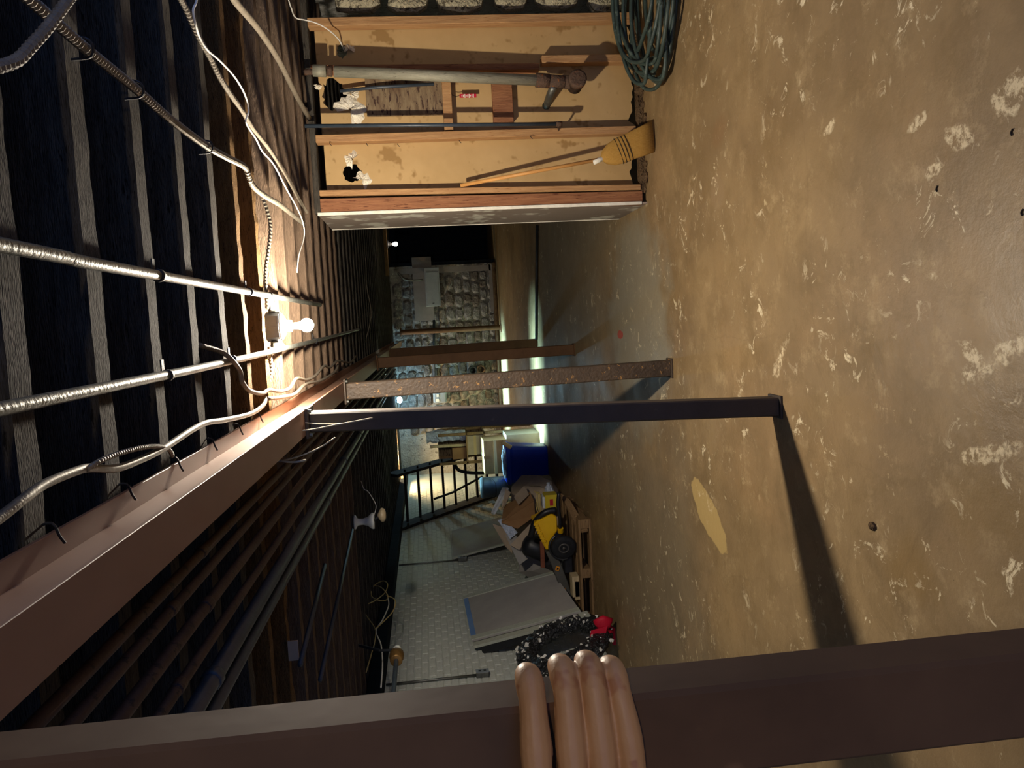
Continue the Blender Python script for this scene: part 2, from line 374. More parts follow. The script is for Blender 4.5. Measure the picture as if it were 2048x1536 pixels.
for r in range(33):
    for k in range(int((15.6 - 6.0) / .207)):
        y = 6.0 + .207 * k + (.1035 if r % 2 else 0); z = .004 + .0705 * r
        if z < 2.27: spots.append((y, z))
def seen_rank(s):                       # near, unobstructed courses first
    y, z = s
    return abs(y - 8.2) + (4 if z < .75 else 0) + (3 if y < 6.9 else 0)
spots.sort(key=seen_rank)
for y, z in spots[:300]: inst('brick', random.choice(BM_), (-3.35, y, z), wl)
bm = B()
for y, z in spots[300:]:
    me = random.choice(BM_); vs = [bm.verts.new(v.co + Vector((-3.35, y, z))) for v in me.vertices]
    for p in me.polygons: bm.faces.new([vs[i] for i in p.vertices])
rest = obj('brick_courses', bm, m_brick, wl); rest['kind'] = 'stuff'
# dark sill beam along the top of the left wall
struct(mk('trim_1', None, m_dark, box, (-3.36, -2.4, 2.17), (-3.16, 16.9, 2.30), bevel=.01))

# back wall: rubble stone
wb = struct(mk('wall_back', None, m_smort, box, (-4.0, 17.12, 0), (1.27, 17.5, 2.5)))
rnd = random.Random(11)
def stone(parent, cx, cz, w_, h_, y, m, axis='y'):
    bm = B(); n = rnd.randint(6, 8); a0 = rnd.random()
    def P(rad, d):
        out = []
        for k in range(n):
            a = 2 * math.pi * (k + a0) / n
            x = cx + w_ / 2 * rad * math.copysign(abs(math.cos(a)) ** .7, math.cos(a)); z = cz + h_ / 2 * rad * math.copysign(abs(math.sin(a)) ** .7, math.sin(a))
            out.append((x, y - d, max(.003, z)))
        return out
    jit = [(rnd.uniform(.86, 1.06)) for _ in range(n)]
    def ring(rad, d):
        return [bm.verts.new((cx + (p[0] - cx) * jit[i], p[1] + rnd.uniform(-.008, .008) * (d > .01), max(.002, cz + (p[2] - cz) * jit[i]))) for i, p in enumerate(P(rad, d))]
    a = ring(1.0, -.02); b = ring(.95, .03); c = ring(.6, rnd.uniform(.05, .075))
    for p, q in ((a, b), (b, c)):
        for i in range(n): bm.faces.new((p[i], p[(i + 1) % n], q[(i + 1) % n], q[i]))
    bm.faces.new(c)
    return obj('stone', bm, m, parent)
z = .0; row = 0
while z < 2.2:
    hh = rnd.uniform(.15, .24); x = -3.3 + rnd.uniform(0, .15)
    while x < 1.2:
        ww = rnd.uniform(.18, .38)
        if x + ww > 1.26: break
        if -2.6 < x: stone(wb, x + ww / 2, z + hh / 2, ww * 1.06, hh * 1.08, 17.12, rnd.choice([m_stone, m_stone, m_stone2]))
        x += ww
    z += hh
struct(mk('trim_2', None, m_dirt, box, (-2.2, 16.75, 0), (1.27, 17.12, .07), bevel=.02))
struct(mk('wall_back_recess', None, m_dark, box, (1.2, 18.6, 0), (3.0, 18.8, 2.5)))  # near-black walls stand in for the dark void of the recess
struct(mk('wall_back_return', None, m_dark, box, (1.27, 17.12, 0), (1.35, 18.6, 2.5)))
wr = struct(mk('wall_right', None, m_smort, box, (2.62, 3.0, 0), (2.9, 18.8, 2.5)))

# ------------------------------------------------------------------ stud partition on the right
PY = 5.35                                           # front edge of the studs
part = thing('wall_partition', '', '', (1.5, PY, 0)); del part['label']; del part['category']; struct(part)
def stud(x0, x1, z0, z1, m=m_stud, lean=0, y0=PY, y1=PY + .09, name='stud'):
    bm = B(); vs = box(bm, (x0, y0, z0), (x1, y1, z1))
    for v in vs:
        if v.co.z < (z0 + z1) / 2: v.co.x += lean
    return obj(name, bm, m, part, bevel=.003)
stud(.778, .872, .03, 2.25, m_studred, -.02, PY, PY + .045)            # corner stud laid flat
stud(.89, .928, .04, 2.25, m_stud, -.03)
sC = stud(1.240, 1.290, .06, 2.25, m_stud, .01)
stud(1.700, 1.742, .72, 2.25, m_studred, -.01)
stud(1.735, 1.785, .03, .70, m_stud, 0)
stud(1.990, 2.045, .05, 2.25, m_stud, .02)
stud(.77, 2.3, 2.25, 2.29, m_joist, 0, name='top_plate')
stud(.84, 2.3, 0.0, .04, m_dirt, 0, PY + .01, PY + .08, name='sole_plate')
def px(x, y, Y=PY + .1):
    q = W(x, y, Y=Y); return (q.x, q.z)
def ragged(cx, cz, rx, rz, k, n=22, j=.16):
    rn = random.Random(k); return [(cx + rx * math.cos(2 * math.pi * i / n) * rn.uniform(1 - j, 1 + j), cz + rz * math.sin(2 * math.pi * i / n) * rn.uniform(1 - j, 1 + j)) for i in range(n)]
SY = PY + .095
def sheet(x0, x1, z0, z1, holes=(), name='sheathing_panel', m=m_sheet, y=SY, jag=0):
    rn = random.Random(int(x0 * 1000)); out = [(x0, z1), (x1, z1)]
    if jag:
        N = 14; out += [(x1 + (x0 - x1) * i / N, z0 + rn.uniform(0, jag)) for i in range(N + 1)]
    else: out += [(x1, z0), (x0, z0)]
    bm = plate(out, list(holes), .014)
    bmesh.ops.transform(bm, verts=bm.verts[:], matrix=Matrix.Translation((0, y + .007, 0)) @ Matrix.Rotation(math.pi / 2, 4, 'X'))
    return obj(name, bm, m, part)
h1 = px(684, 103); h2a = px(662, 181); h2b = px(676, 198); h3 = px(704, 346)
hole2 = [(x, z) for x, z in ragged((h2a[0] + h2b[0]) / 2, (h2a[1] + h2b[1]) / 2, .105, .082, 5, 26, .22)]
s1 = sheet(1.715, 2.03, .05, 2.22, [ragged(h1[0], h1[1], .044, .036, 1)], jag=.05)
s2a = sheet(1.262, 1.715, 1.862, 2.215, [hole2])
s2b = sheet(1.262, 1.715, .03, 1.862, [ragged(*px(1092, 212), .028, .028, 8, 16, .06)], jag=.06)
s3 = sheet(.90, 1.262, .05, 2.21, [ragged(h3[0], h3[1], .06, .062, 3)], jag=.05)
def flap(c, r0, r1, k, n=18, a0=0, a1=6.283, out=.03, parent=None):
    rn = random.Random(k); bm = B(); A = []; Bv = []; Cv = []
    for i in range(n + 1):
        a = a0 + (a1 - a0) * i / n; f = rn.uniform(.75, 1.25); g = rn.uniform(.9, 1.15)
        A.append(bm.verts.new((c[0] + r0 * g * math.cos(a), SY - .003 - rn.uniform(.3, 1) * out, c[1] + r0 * g * math.sin(a))))
        Bv.append(bm.verts.new((c[0] + (r0 + (r1 - r0) * .5 * f) * math.cos(a), SY - .004 - rn.uniform(.1, .5) * out, c[1] + (r0 + (r1 - r0) * .5 * f) * math.sin(a))))
        Cv.append(bm.verts.new((c[0] + (r0 + (r1 - r0) * f) * math.cos(a), SY + .001, c[1] + (r0 + (r1 - r0) * f) * math.sin(a))))
    for P, Q in ((A, Bv), (Bv, Cv)):
        for i in range(n): bm.faces.new((P[i], P[i + 1], Q[i + 1], Q[i]))
    return obj('torn_edge', bm, m_torn, parent)
flap(px(699, 102), .004, .04, 21, a0=-1.9, a1=1.9, parent=s1)
flap(px(701, 222), .010, .10, 22, a0=-3.1, a1=1.6, parent=s2a)
flap(px(702, 192), .006, .055, 24, a0=-2.4, a1=1.4, parent=s2a)
flap(px(637, 172), .004, .028, 25, a0=1.2, a1=4.6, parent=s2a)
flap(px(724, 362), .006, .06, 23, a0=-2.9, a1=1.2, parent=s3)
flap(px(706, 320), .006, .055, 26, a0=-.9, a1=3.0, parent=s3)
# old board, blocking, ledgers between the studs
q0 = px(735, 235); q1 = px(888, 160)
mk('old_board', part, m_boardold, box, (q0[0], PY + .06, q1[1]), (q1[0] + .03, PY + .09, q0[1]), bevel=.003)
def block(pa, pb, m, dy=.0, name='blocking'):
    a = px(*pa, Y=PY + .02); b = px(*pb, Y=PY + .02)
    return mk(name, part, m, box, (min(a[0], b[0]), PY + dy, min(a[1], b[1])), (max(a[0], b[0]), PY + .093, max(a[1], b[1])), bevel=.003)
block((889, 260), (901, 150), m_stud, .02)
block((988, 243), (1024, 160), m_studred, .03)
# drywall return on the partition's end, facing the open room
mk('end_drywall', part, m_drywall, box, (.762, PY - .005, .0), (.775, 6.13, 2.27), bevel=.001)
mk('corner_bead', part, m_white, box, (.757, PY - .012, .04), (.779, PY - .004, 2.27), bevel=.002)
mk('corner_bead', part, m_white, box, (.757, 6.13, .0), (.77, 6.14, 2.27), bevel=.002)
# bent nails in the stud face
for i, (x, y) in enumerate([(660, 285), (733, 286), (795, 287), (918, 280), (1060, 272)]):
    a = W(x, y, Y=PY); mk('nail', sC, m_black, tube, [a + Vector((0, .01, 0)), a + Vector((-.01, -.025, .0)), a + Vector((-.028, -.03, -.012))], .0022, 5, 3)
# rubble corner beyond the last stud
rnd = random.Random(3)
for z0, h_ in [(.05, .3), (.38, .34), (.75, .26), (1.04, .36), (1.43, .3), (1.76, .32)]:
    stone(wr, 2.19 + rnd.uniform(-.01, .03), z0 + h_ / 2, .2, h_, PY + .12, m_plaster)
    stone(wr, 2.4, z0 + h_ / 2 + .05, .22, h_, PY + .13, m_stone)

# ================================================================== STEEL: beam and posts
BX = -.392
beam = thing('steel_beam', 'long brown steel I-beam running down the middle of the ceiling', 'beam', (BX, 7, 2.13))
mk('bottom_flange', beam, m_beam, box, (BX - .054, -1.2, 2.13), (BX + .054, 16.9, 2.139), bevel=.001)
mk('web', beam, m_beam, box, (BX - .004, -1.2, 2.139), (BX + .004, 16.9, 2.283))
mk('top_flange', beam, m_beam, box, (BX - .054, -1.2, 2.283), (BX + .054, 16.9, 2.292), bevel=.001)
for i, k in enumerate((4, 5, 6, 7, 8, 9)):
    y = JY[k] + .03; mk('clinched_nail', beam, m_black, tube, [(BX + .066, y, 2.315), (BX + .07, y, 2.285), (BX + .045, y + .004, 2.276), (BX + .03, y + .012, 2.272)], .0028, 6, 3)

def post(name, label, base, top, s, m, cap=True, group=None, rib=False):
    base, top = Vector(base), Vector(top); t = thing(name, label, 'post', base, group)
    sx, sy = s; bm = B(); a = []; b = []
    for (i, j) in ((-1, -1), (1, -1), (1, 1), (-1, 1)):
        a.append(bm.verts.new(base + Vector((i * sx / 2, j * sy / 2, .008)))); b.append(bm.verts.new(top + Vector((i * sx / 2, j * sy / 2, -.012))))
    bm.faces.new(a[::-1]); bm.faces.new(b)
    for i in range(4): bm.faces.new((a[i], a[(i + 1) % 4], b[(i + 1) % 4], b[i]))
    obj('shaft', bm, m, t, bevel=.006)
    mk('base_plate', t, m, box, base + Vector((-sx * .62, -sy * .62, 0)), base + Vector((sx * .62, sy * .62, .012)), bevel=.002)
    if cap:
        mk('cap_plate', t, m, box, top + Vector((-sx * .75, -sy * .85, -.014)), top + Vector((sx * .75, sy * .85, -.001)), bevel=.002)
        for i in (-1, 1): mk('bolt', t, m_galv, lathe, [(.009, 0), (.009, .012)], top + Vector((i * sx * .6, -sy * .7, -.027)), seg=6)
    return t
p1b = W(1553, 812, z=0)
post('steel_post', 'nearest free-standing brown post with a lit edge and long floor shadow', (p1b.x, p1b.y, 0), (-.396, 3.40, 2.13), (.085, .105), m_steel)
post('steel_post', 'rust-flaked tan post, second one down the room', (-.372, 4.95, 0), (-.398, 4.95, 2.13), (.105, .09), m_post_rust)
post('steel_post', 'dark brown post, third one down the room', (-.36, 8.28, 0), (-.385, 8.28, 2.13), (.11, .1), m_postdark)
post('steel_post', 'dark post with its foot at the end of the dark floor line', (-.36, 11.1, 0), (-.39, 11.1, 2.13), (.13, .1), m_postdark)
bm = B(); lathe(bm, [(.1, 0), (.1, .012), (.055, .014), (.055, 2.1), (.09, 2.1), (.09, 2.125)], (-.15, 16.3, 0), seg=20)
tag(obj('pipe_column', bm, m_postdark, None), 'slim round column standing before the stone back wall', 'column')
near = thing('steel_post', 'blurred dark brown post gripped by the hand, closest to the camera', 'post', (-.343, .607, 0))
mk('shaft', near, m_postdark, box, (-.381, .58, .008), (-.305, .633, 2.118), bevel=.004)
mk('base_plate', near, m_postdark, box, (-.42, .55, 0), (-.27, .67, .01)); mk('cap_plate', near, m_postdark, box, (-.43, .55, 2.118), (-.29, .67, 2.129))

# ================================================================== LIGHTS
def light_bulb(name, label, c, r, power, col, box_r=None, axis=(0, 0, 1), plate_m=m_porc, box_z=None):
    """bulb centre c, neck towards +axis; power = radiant watts"""
    c = Vector(c); ax = Vector(axis).normalized(); t = thing(name, label, 'lamp', c - ax * r)
    area = 4 * math.pi * r * r; m = emit(name + ' glow', col, power / (math.pi * area) / 6)
    prof = [(r * math.sin(math.pi * k / 14), -r * math.cos(math.pi * k / 14)) for k in range(0, 12)] + [(r * .48, r * 1.15), (r * .42, r * 1.55)]
    bm = B(); lathe(bm, prof, c, ax, 20); obj('glass_bulb', bm, m, t, True)
    bm = B(); lathe(bm, [(r * .46, r * 1.45), (r * .46, r * 2.1), (r * .8, r * 2.15), (r * .85, r * 2.9), (r * 1.1, r * 3.0), (r * 1.9, r * 3.5), (r * 1.95, r * 3.75)], c, ax, 24); obj('lampholder', bm, plate_m, t, True)
    return t, c + ax * (r * 3.75)
fx = Vector((.022, 3.62, 2.138))
lamp, top = light_bulb('ceiling_bulb', 'bright bare bulb glowing between the two ceiling conduits', fx, .031, BULB_MAIN, (1, .89, .73))
bm = B(); lathe(bm, [(.068, 0), (.068, .06), (.06, .066)], top, seg=8); jb = obj('junction_box', bm, m_box, lamp)
for a in (-1, 1):
    bm = B(); lathe(bm, [(.017, 0), (.017, .025), (.012, .027)], top + Vector((a * .066, 0, .035)), (a, 0, 0), 6); obj('cable_clamp', bm, m_galv, lamp)
for k in range(5): mk('wire_end', lamp, m_wirewhite, tube, [top + Vector((-.06 + .004 * k, -.03, .01)), top + Vector((-.085 - .004 * k, -.04 + .008 * k, -.005 * k))], .0016, 5, 2)
# board that carries the junction box, wedged between two joists
tag(mk('mounting_board', None, m_joist2, box, (-.28, JY[10] + .022, 2.335), (.55, JY[10] + .045, 2.42), bevel=.004), 'short rough board nailed on the joist above the bright bulb', 'board')
far_c = W(791, 488, Y=12.5)
lf, tp = light_bulb('small_bulb', 'small distant bare bulb by the dark recess at the back', far_c, .035, BULB_FAR, (1, .82, .6), plate_m=m_box)
tag(mk('header_board', None, m_joist2, box, (far_c.x - .5, 12.4, tp.z), (2.6, 12.55, tp.z + .05), bevel=.004), 'short wooden header above the small distant bulb', 'board')
# added unseen bulb behind the camera, lifting the hand and near post
lb, tp = light_bulb('rear_fill_bulb', 'added unseen fill bulb behind the camera', (.75, -1.7, 2.1), .035, FILL_BACK, (1, .82, .6))
# added bulb hidden above the stairs for the warm light behind the steps
ls, tp = light_bulb('stair_fill_bulb', 'added warm bulb hidden above the open stairs', (-2.65, (JY[45] + JY[46]) / 2, 2.37), .03, FILL_STAIR, (1, .68, .32))
# two added cool strips hidden between joists to throw the far floor bands
def strip(y, x0, x1, e, label, spread):
    i = min(range(len(JY) - 1), key=lambda k: abs((JY[k] + JY[k + 1]) / 2 - y)); yc = (JY[i] + JY[i + 1]) / 2
    t = thing('band_fill_strip', label, 'lamp', ((x0 + x1) / 2, yc, 2.40))
    mk('housing', t, m_panel, box, (x0, yc - .06, 2.43), (x1, yc + .06, 2.49), bevel=.004)
    L = bpy.data.lights.new('band_fill_area', 'AREA'); L.shape = 'RECTANGLE'; L.size = x1 - x0 - .1; L.size_y = .08; L.energy = e; L.color = (.42, .84, 1.0); L.spread = math.radians(spread)
    o = bpy.data.objects.new('tube', L); o.location = ((x0 + x1) / 2, yc, 2.425); link(o, t)
strip(11.35, -2.3, -.15, FILL_STRIP_A, 'added cool strip hidden between joists above the nearer floor light band', 38)
strip(15.9, -2.3, -.3, FILL_STRIP_B, 'added cool strip hidden between joists above the farther floor light band', 38)

# ================================================================== CEILING RUNS
def run(name, label, cat, pts, r, m, group=None, seg=8, n=6, ribs=None):
    o = mk(name, None, m, tube, pts, r, seg, n, ribs=ribs, smooth=ribs is None); return tag(o, label, cat, group)
# two galvanised conduits under the joists
def conduit(label, pts, r, straps, gauge):
    t = thing('electrical_conduit', label, 'conduit', Vector(pts[0]))
    mk('conduit_tube', t, m_galv, tube, pts, r, 14, 4, smooth=True)
    for p in straps:
        p = Vector(p); bm = B(); lathe(bm, [(r * 1.22, -.012), (r * 1.3, 0), (r * 1.22, .012)], p, (0.02, 1, 0), 14); obj('pipe_strap', bm, m_black, t, True)
        mk('strap_ear', t, m_black, box, p + Vector((r, -.01, r * .7)), p + Vector((r + .03, .01, r * .7 + .004)))
c1 = [W(0, 492, z=2.278), W(160, 530, z=2.278), W(315, 561, z=2.278), W(500, 596, z=2.278), W(640, 614, z=2.278)]
c1 = [Vector((.16 if i else .163, p.y, p.z)) for i, p in enumerate(c1)]; c1 = [Vector((.16, -.6, 2.278))] + c1
conduit('galvanised conduit nearer the partition, ending above the bright bulb', c1, .0135, [(.16, JY[6], 2.278), (.16, JY[9], 2.278), (.16, JY[10] + .05, 2.278)], 0)
c2 = [Vector((-.103, -.6, 2.278)), Vector((-.1, 1.5, 2.278)), Vector((-.092, 3, 2.278)), Vector((-.06, 5.5, 2.278)), Vector((-.022, 8.0, 2.278))]
conduit('galvanised conduit nearer the steel beam, running past the bulb', c2, .0125, [(-.1, JY[6], 2.278), (-.09, JY[8], 2.278), (-.07, JY[14], 2.278)], 0)
def Z(pts, z=2.268):
    return [W(x, y, z=(p3[0] if (p3 := rest_) else z)) for x, y, *rest_ in pts]
g_bx = 'armoured cables stapled under the joists'
run('armoured_cable', 'thick ribbed metal cable sweeping across the joists toward the partition', 'cable', Z([(20, -30, 2.255), (60, 0, 2.255), (165, 92, 2.265), (268, 175, 2.27), (340, 238), (410, 290), (450, 313), (488, 333), (497, 352), (506, 372), (530, 392), (560, 410), (590, 434), (607, 447)]), .0125, m_cable, g_bx, 10, 8, .0075)
for i, (x, y) in enumerate([(166, 95), (270, 178), (413, 293)]):
    p = W(x, y, z=2.268); bm = B(); tube(bm, [p + Vector((-.02, .012, .03)), p + Vector((-.015, .008, -.012)), p + Vector((.012, -.008, -.016)), p + Vector((.02, -.012, .03))], .003, 6, 4); tag(obj('cable_staple', bm, m_black, None), ['wire staple over the thick ribbed cable, nearest the camera', 'middle wire staple over the thick ribbed cable', 'wire staple over the thick ribbed cable, farthest from the camera'][i], 'staple', 'cable staples')
run('ribbed_cable', 'dusty ribbed cable dropping in beside the white wire near the partition', 'cable', Z([(352, -20, 2.262), (368, 10), (384, 45), (398, 76), (420, 115), (437, 150), (462, 190), (485, 222), (505, 255), (540, 300), (572, 350), (600, 402), (614, 425)]), .0105, m_cable2, g_bx, 9, 8, .008)
run('grey_conduit', 'dull painted pipe slanting over the joists by the partition', 'pipe', Z([(462, -20, 2.27), (470, 2, 2.27), (520, 62, 2.27), (560, 125, 2.27), (592, 190, 2.27), (618, 236, 2.27)]), .015, m_cable2, None, 12, 4)
run('white_wire', 'thin white wire winding along the joists past the ribbed cables', 'wire', Z([(394, -10, 2.24), (392, 5, 2.24), (386, 22, 2.24), (392, 52, 2.24), (399, 74, 2.25), (415, 100, 2.245), (440, 122, 2.245), (470, 155, 2.245), (490, 190, 2.245), (497, 222, 2.245), (492, 245, 2.25), (512, 278, 2.245), (525, 303, 2.245), (548, 330, 2.245), (572, 376, 2.245), (596, 420, 2.245), (607, 450, 2.245), (608, 475, 2.25), (598, 510, 2.262), (594, 545, 2.27)]), .0035, m_wirewhite, None, 6, 6)
run('corner_cable', 'loose cable crossing the extreme upper corner of the joists', 'cable', Z([(-30, 138, 2.2), (0, 133, 2.2), (35, 120, 2.2), (62, 92, 2.2), (95, 55, 2.2), (140, -5, 2.2), (160, -30, 2.2)]), .0105, m_cable2, g_bx, 9, 6, .008)
run('armoured_cable', 'black-and-silver cable feeding the bright bulb from the partition side', 'cable', [W(535, 618, Y=3.6), W(533, 590, Y=3.62), W(531, 545, Y=3.66), W(537, 500, Y=3.68), W(541, 455, Y=3.7), W(534, 420, Y=3.7), W(526, 398, Y=3.7)], .0095, m_cable, g_bx, 9, 8, .0085)
run('armoured_cable', 'black-and-silver cable leaving the bright bulb toward the beam', 'cable', [W(538, 694, Y=3.6), W(541, 715, Y=3.6), W(543, 740, Y=3.58), W(536, 770, Y=3.55), W(527, 800, Y=3.52), W(518, 835, Y=3.5)], .0095, m_cable, g_bx, 9, 8, .0085)
run('beam_cable', 'smooth steel cable snaking along the near end of the beam', 'cable', Z([(-40, 1062, 2.255), (0, 1035, 2.255), (45, 1000, 2.255), (90, 968, 2.26), (150, 943, 2.26), (180, 936, 2.26), (230, 937, 2.26), (275, 922, 2.26), (325, 898, 2.26), (380, 862, 2.262), (412, 846, 2.265), (450, 840, 2.265), (500, 828, 2.265), (525, 812, 2.265), (532, 797, 2.27)]), .0088, m_cable, g_bx, 10, 8)
run('ribbed_loop', 'short ribbed loop splitting off the cable at the near end of the beam', 'cable', Z([(172, 940, 2.255), (200, 922, 2.25), (235, 908, 2.25), (280, 896, 2.25), (315, 893, 2.255), (337, 899, 2.26), (345, 912, 2.265)]), .0062, m_cable, g_bx, 8, 8, .006)
run('sagging_cable', 'white sagging cable draped along the beam beyond the bulb', 'cable', Z([(398, 690, 2.31), (440, 703, 2.285), (462, 718, 2.262), (480, 742, 2.262), (485, 765, 2.262), (500, 782, 2.262), (525, 787, 2.262), (538, 780, 2.262), (560, 783, 2.262), (580, 776, 2.262), (593, 757, 2.262), (612, 760, 2.262), (630, 752, 2.262), (648, 732, 2.264), (660, 735, 2.264), (676, 722, 2.266), (700, 725, 2.268), (712, 712, 2.27)]), .0085, m_cable2, g_bx, 9, 6)
run('sagging_cable', 'second sagging cable close under the beam beyond the bulb', 'cable', Z([(535, 798, 2.262), (560, 795, 2.26), (590, 788, 2.26), (612, 768, 2.262), (640, 762, 2.262), (668, 745, 2.264), (676, 730, 2.268)]), .009, m_cable2, g_bx, 9, 6)
run('hanging_wire', 'thin grey wire hanging in a long curve across the far joists', 'wire', [W(722, 470, Y=10), W(731, 520, Y=10), W(733, 570, Y=9.8), W(742, 620, Y=9.6), W(738, 655, Y=9.4), W(728, 690, Y=9.2), W(723, 710, Y=9)], .006, m_cable2, None, 6, 6)
run('partition_wire', 'thin grey wire drooping into the small hole in the partition', 'wire', [W(574, -10, Y=4.9), W(582, 15, Y=5.0), W(591, 35, Y=5.1), W(610, 40, Y=5.15), W(635, 47, Y=5.2), W(660, 62, Y=5.28), W(678, 80, Y=5.38), W(688, 100, Y=5.47)], .0045, m_wirewhite, None, 6, 6)
run('copper_pipe', 'dim copper pipe lying above between two near joists', 'pipe', [Vector((-2.6, W(175, 900, z=2.37).y, 2.37)), Vector((2.4, W(60, 100, z=2.37).y, 2.37))], .018, m_copper, None, 10, 1)
# pipes left of the beam
PX = [(-.55, .013, m_pipe, 'first and closest to the beam'), (-.605, .013, m_pipe, 'second from the beam'), (-.69, .016, m_pipe, 'third from the beam'), (-.785, .014, m_pipe, 'fourth from the beam'), (-.885, .024, m_pipeb, 'fifth from the beam, thick and blue grey'), (-.955, .02, m_pipeb, 'sixth and farthest from the beam')]
for i, (x, r, m, wd) in enumerate(PX):
    t = thing('water_pipe', 'long pipe beside the steel beam, ' + wd, 'pipe', (x, .9, 2.2), 'pipes hung left of the beam')
    mk('pipe_run', t, m, tube, [(x - .005, .3, 2.2), (x, 5, 2.2), (x - .03, 14.5, 2.2)], r, 10, 2, smooth=True)
    for y in ([1.75, 4.3] if i % 2 else [2.0, 5.2]):
        bm = B(); lathe(bm, [(r * 1.12, -.02), (r * 1.22, -.015), (r * 1.22, .015), (r * 1.12, .02)], (x, y, 2.2), (0, 1, 0), 10); obj('coupling', bm, m, t, True)
    for y in (6.4, 10.5): mk('hanger', t, m_black, tube, [(x + r + .004, y, 2.3), (x + r + .004, y, 2.2), (x, y, 2.2 - r - .004), (x - r - .004, y, 2.2), (x - r - .004, y, 2.3)], .003, 5, 3)
for i, (a, b, zz) in enumerate([((640, 1360), (705, 1060), 2.24), ((600, 1330), (650, 1130), 2.24)]):
    run('side_pipe', ['dim blue pipe slanting under the left joists, nearer the wall', 'dim blue pipe slanting under the left joists, nearer the beam'][i], 'pipe', [W(*a, z=zz), W(*b, z=zz)], .012, m_pipeb, None, 8, 1)
tag(mk('joist_tag', None, m_cardgrey, box, W(597, 1300, z=2.25) - Vector((.045, .004, .0)), W(597, 1300, z=2.25) + Vector((.045, .004, .045))), 'small pale card hanging among the dark left joists', 'card')
# porcelain lampholder hanging left
lp = W(706, 1045, X=-1.65); lp.z = min(lp.z, 2.298)
t = thing('porcelain_lampholder', 'white porcelain lampholder flaring downward under the left joists', 'lamp', lp - Vector((0, 0, .2)))
Lh = .165; bm = B(); lathe(bm, [(.06, 0), (.06, -.012), (.03, -.03), (.027, -.075), (.04, -.115), (.066, -.145), (.07, -.16), (.066, -.168)], lp, seg=26); obj('porcelain_body', bm, m_porc, t, True)
pb = W(765, 1030, Y=lp.y); bm = B(); lathe(bm, [(.012, .04), (.03, .03), (.058, .012), (.062, 0), (.05, -.02), (.02, -.03)], pb, seg=22); obj('glass_bulb', bm, m_glass_amber, t, True)
mk('stem', t, m_black, tube, [lp - Vector((0, 0, .16)), pb + Vector((0, 0, .02))], .01, 8, 1)
run('lampholder_wire', 'thin wire looping up from the porcelain lampholder', 'wire', [lp + Vector((0, 0, -.15)), W(752, 1015, Y=lp.y), W(747, 1000, Y=lp.y), W(736, 983, Y=lp.y), W(728, 978, Y=lp.y), W(722, 962, Y=lp.y + .1)], .003, m_wirewhite, None, 6, 6)
# yellow wire tangle
yw = [[(715, 1205), (735, 1190), (745, 1172), (762, 1175), (775, 1190), (772, 1200), (755, 1200), (742, 1190), (748, 1172), (765, 1162), (775, 1168), (770, 1185), (752, 1200), (735, 1208), (722, 1212)],
      [(722, 1215), (735, 1235), (750, 1258), (749, 1285), (742, 1310), (732, 1345)], [(772, 1190), (790, 1200), (786, 1222), (765, 1245), (750, 1258)]]
for i, pl in enumerate(yw):
    run('loose_wire', ['tangled coil of yellowed wire below the left joists', 'yellowed wire tail hanging straight down near the valve', 'yellowed wire loop dangling in front of the brick wall'][i], 'wire', [W(x, y, X=-2.75 + .03 * math.sin(k * 2.1)) for k, (x, y) in enumerate(pl)], .0055, m_wireyel, 'yellowed loose wires', 6, 6)
run('loose_wire', 'white wire hanging down from the yellow tangle', 'wire', [W(x, y, X=-2.76) for x, y in [(776, 1196), (777, 1212), (765, 1240), (752, 1262), (762, 1290), (765, 1330), (762, 1375)]], .006, m_wirewhite, None, 6, 6)
# brass valve
vc = W(793, 1315, X=-2.6)
t = thing('pipe_valve', 'brass valve with black handle hanging on a thin pipe by the brick wall', 'valve', vc - Vector((0, 0, .1)))
bm = B(); lathe(bm, [(.04, -.09), (.05, -.085), (.05, -.03), (.058, -.02), (.058, .03), (.045, .05)], vc + Vector((0, .03, 0)), (0, 1, 0), 12); obj('valve_body', bm, m_brass, t, True)
bm = B(); lathe(bm, [(.028, -.02), (.034, -.015), (.034, .02), (.028, .03)], vc + Vector((0, .14, 0)), (0, 1, 0), 10); obj('union_nut', bm, m_porc, t, True)
mk('supply_pipe', t, m_black, tube, [Vector((W(724, 1317, X=-2.6).x, min(JY, key=lambda j: abs(j - W(724, 1317, X=-2.6).y - .12)), 2.302)), Vector((W(724, 1317, X=-2.6).x, W(724, 1317, X=-2.6).y + .12, 2.12)), vc + Vector((0, .14, 0))], .012, 8, 1)
mk('outlet_pipe', t, m_pipeb, tube, [vc + Vector((0, -.06, 0)), vc + Vector((0, -.75, .0))], .018, 10, 1)
# cobweb strands by the top of the nearest post
for i, pl in enumerate([[(610, 845), (640, 848), (690, 847)], [(600, 862), (630, 858), (670, 850), (745, 836)], [(535, 926), (560, 922), (600, 912), (640, 895), (670, 875)], [(560, 922), (590, 924), (612, 920)]]):
    run('cobweb_strand', ['dusty cobweb strand along the top of the nearest post', 'dusty cobweb strand slanting off the top of the nearest post', 'long cobweb strand hanging from the beam past the pipes', 'short thick cobweb strand under the beam edge'][i], 'cobweb', [W(x, y, Y=3.3 - .05 * i) for x, y in pl], [.0025, .0032, .003, .0045][i], m_cob, None, 5, 5)

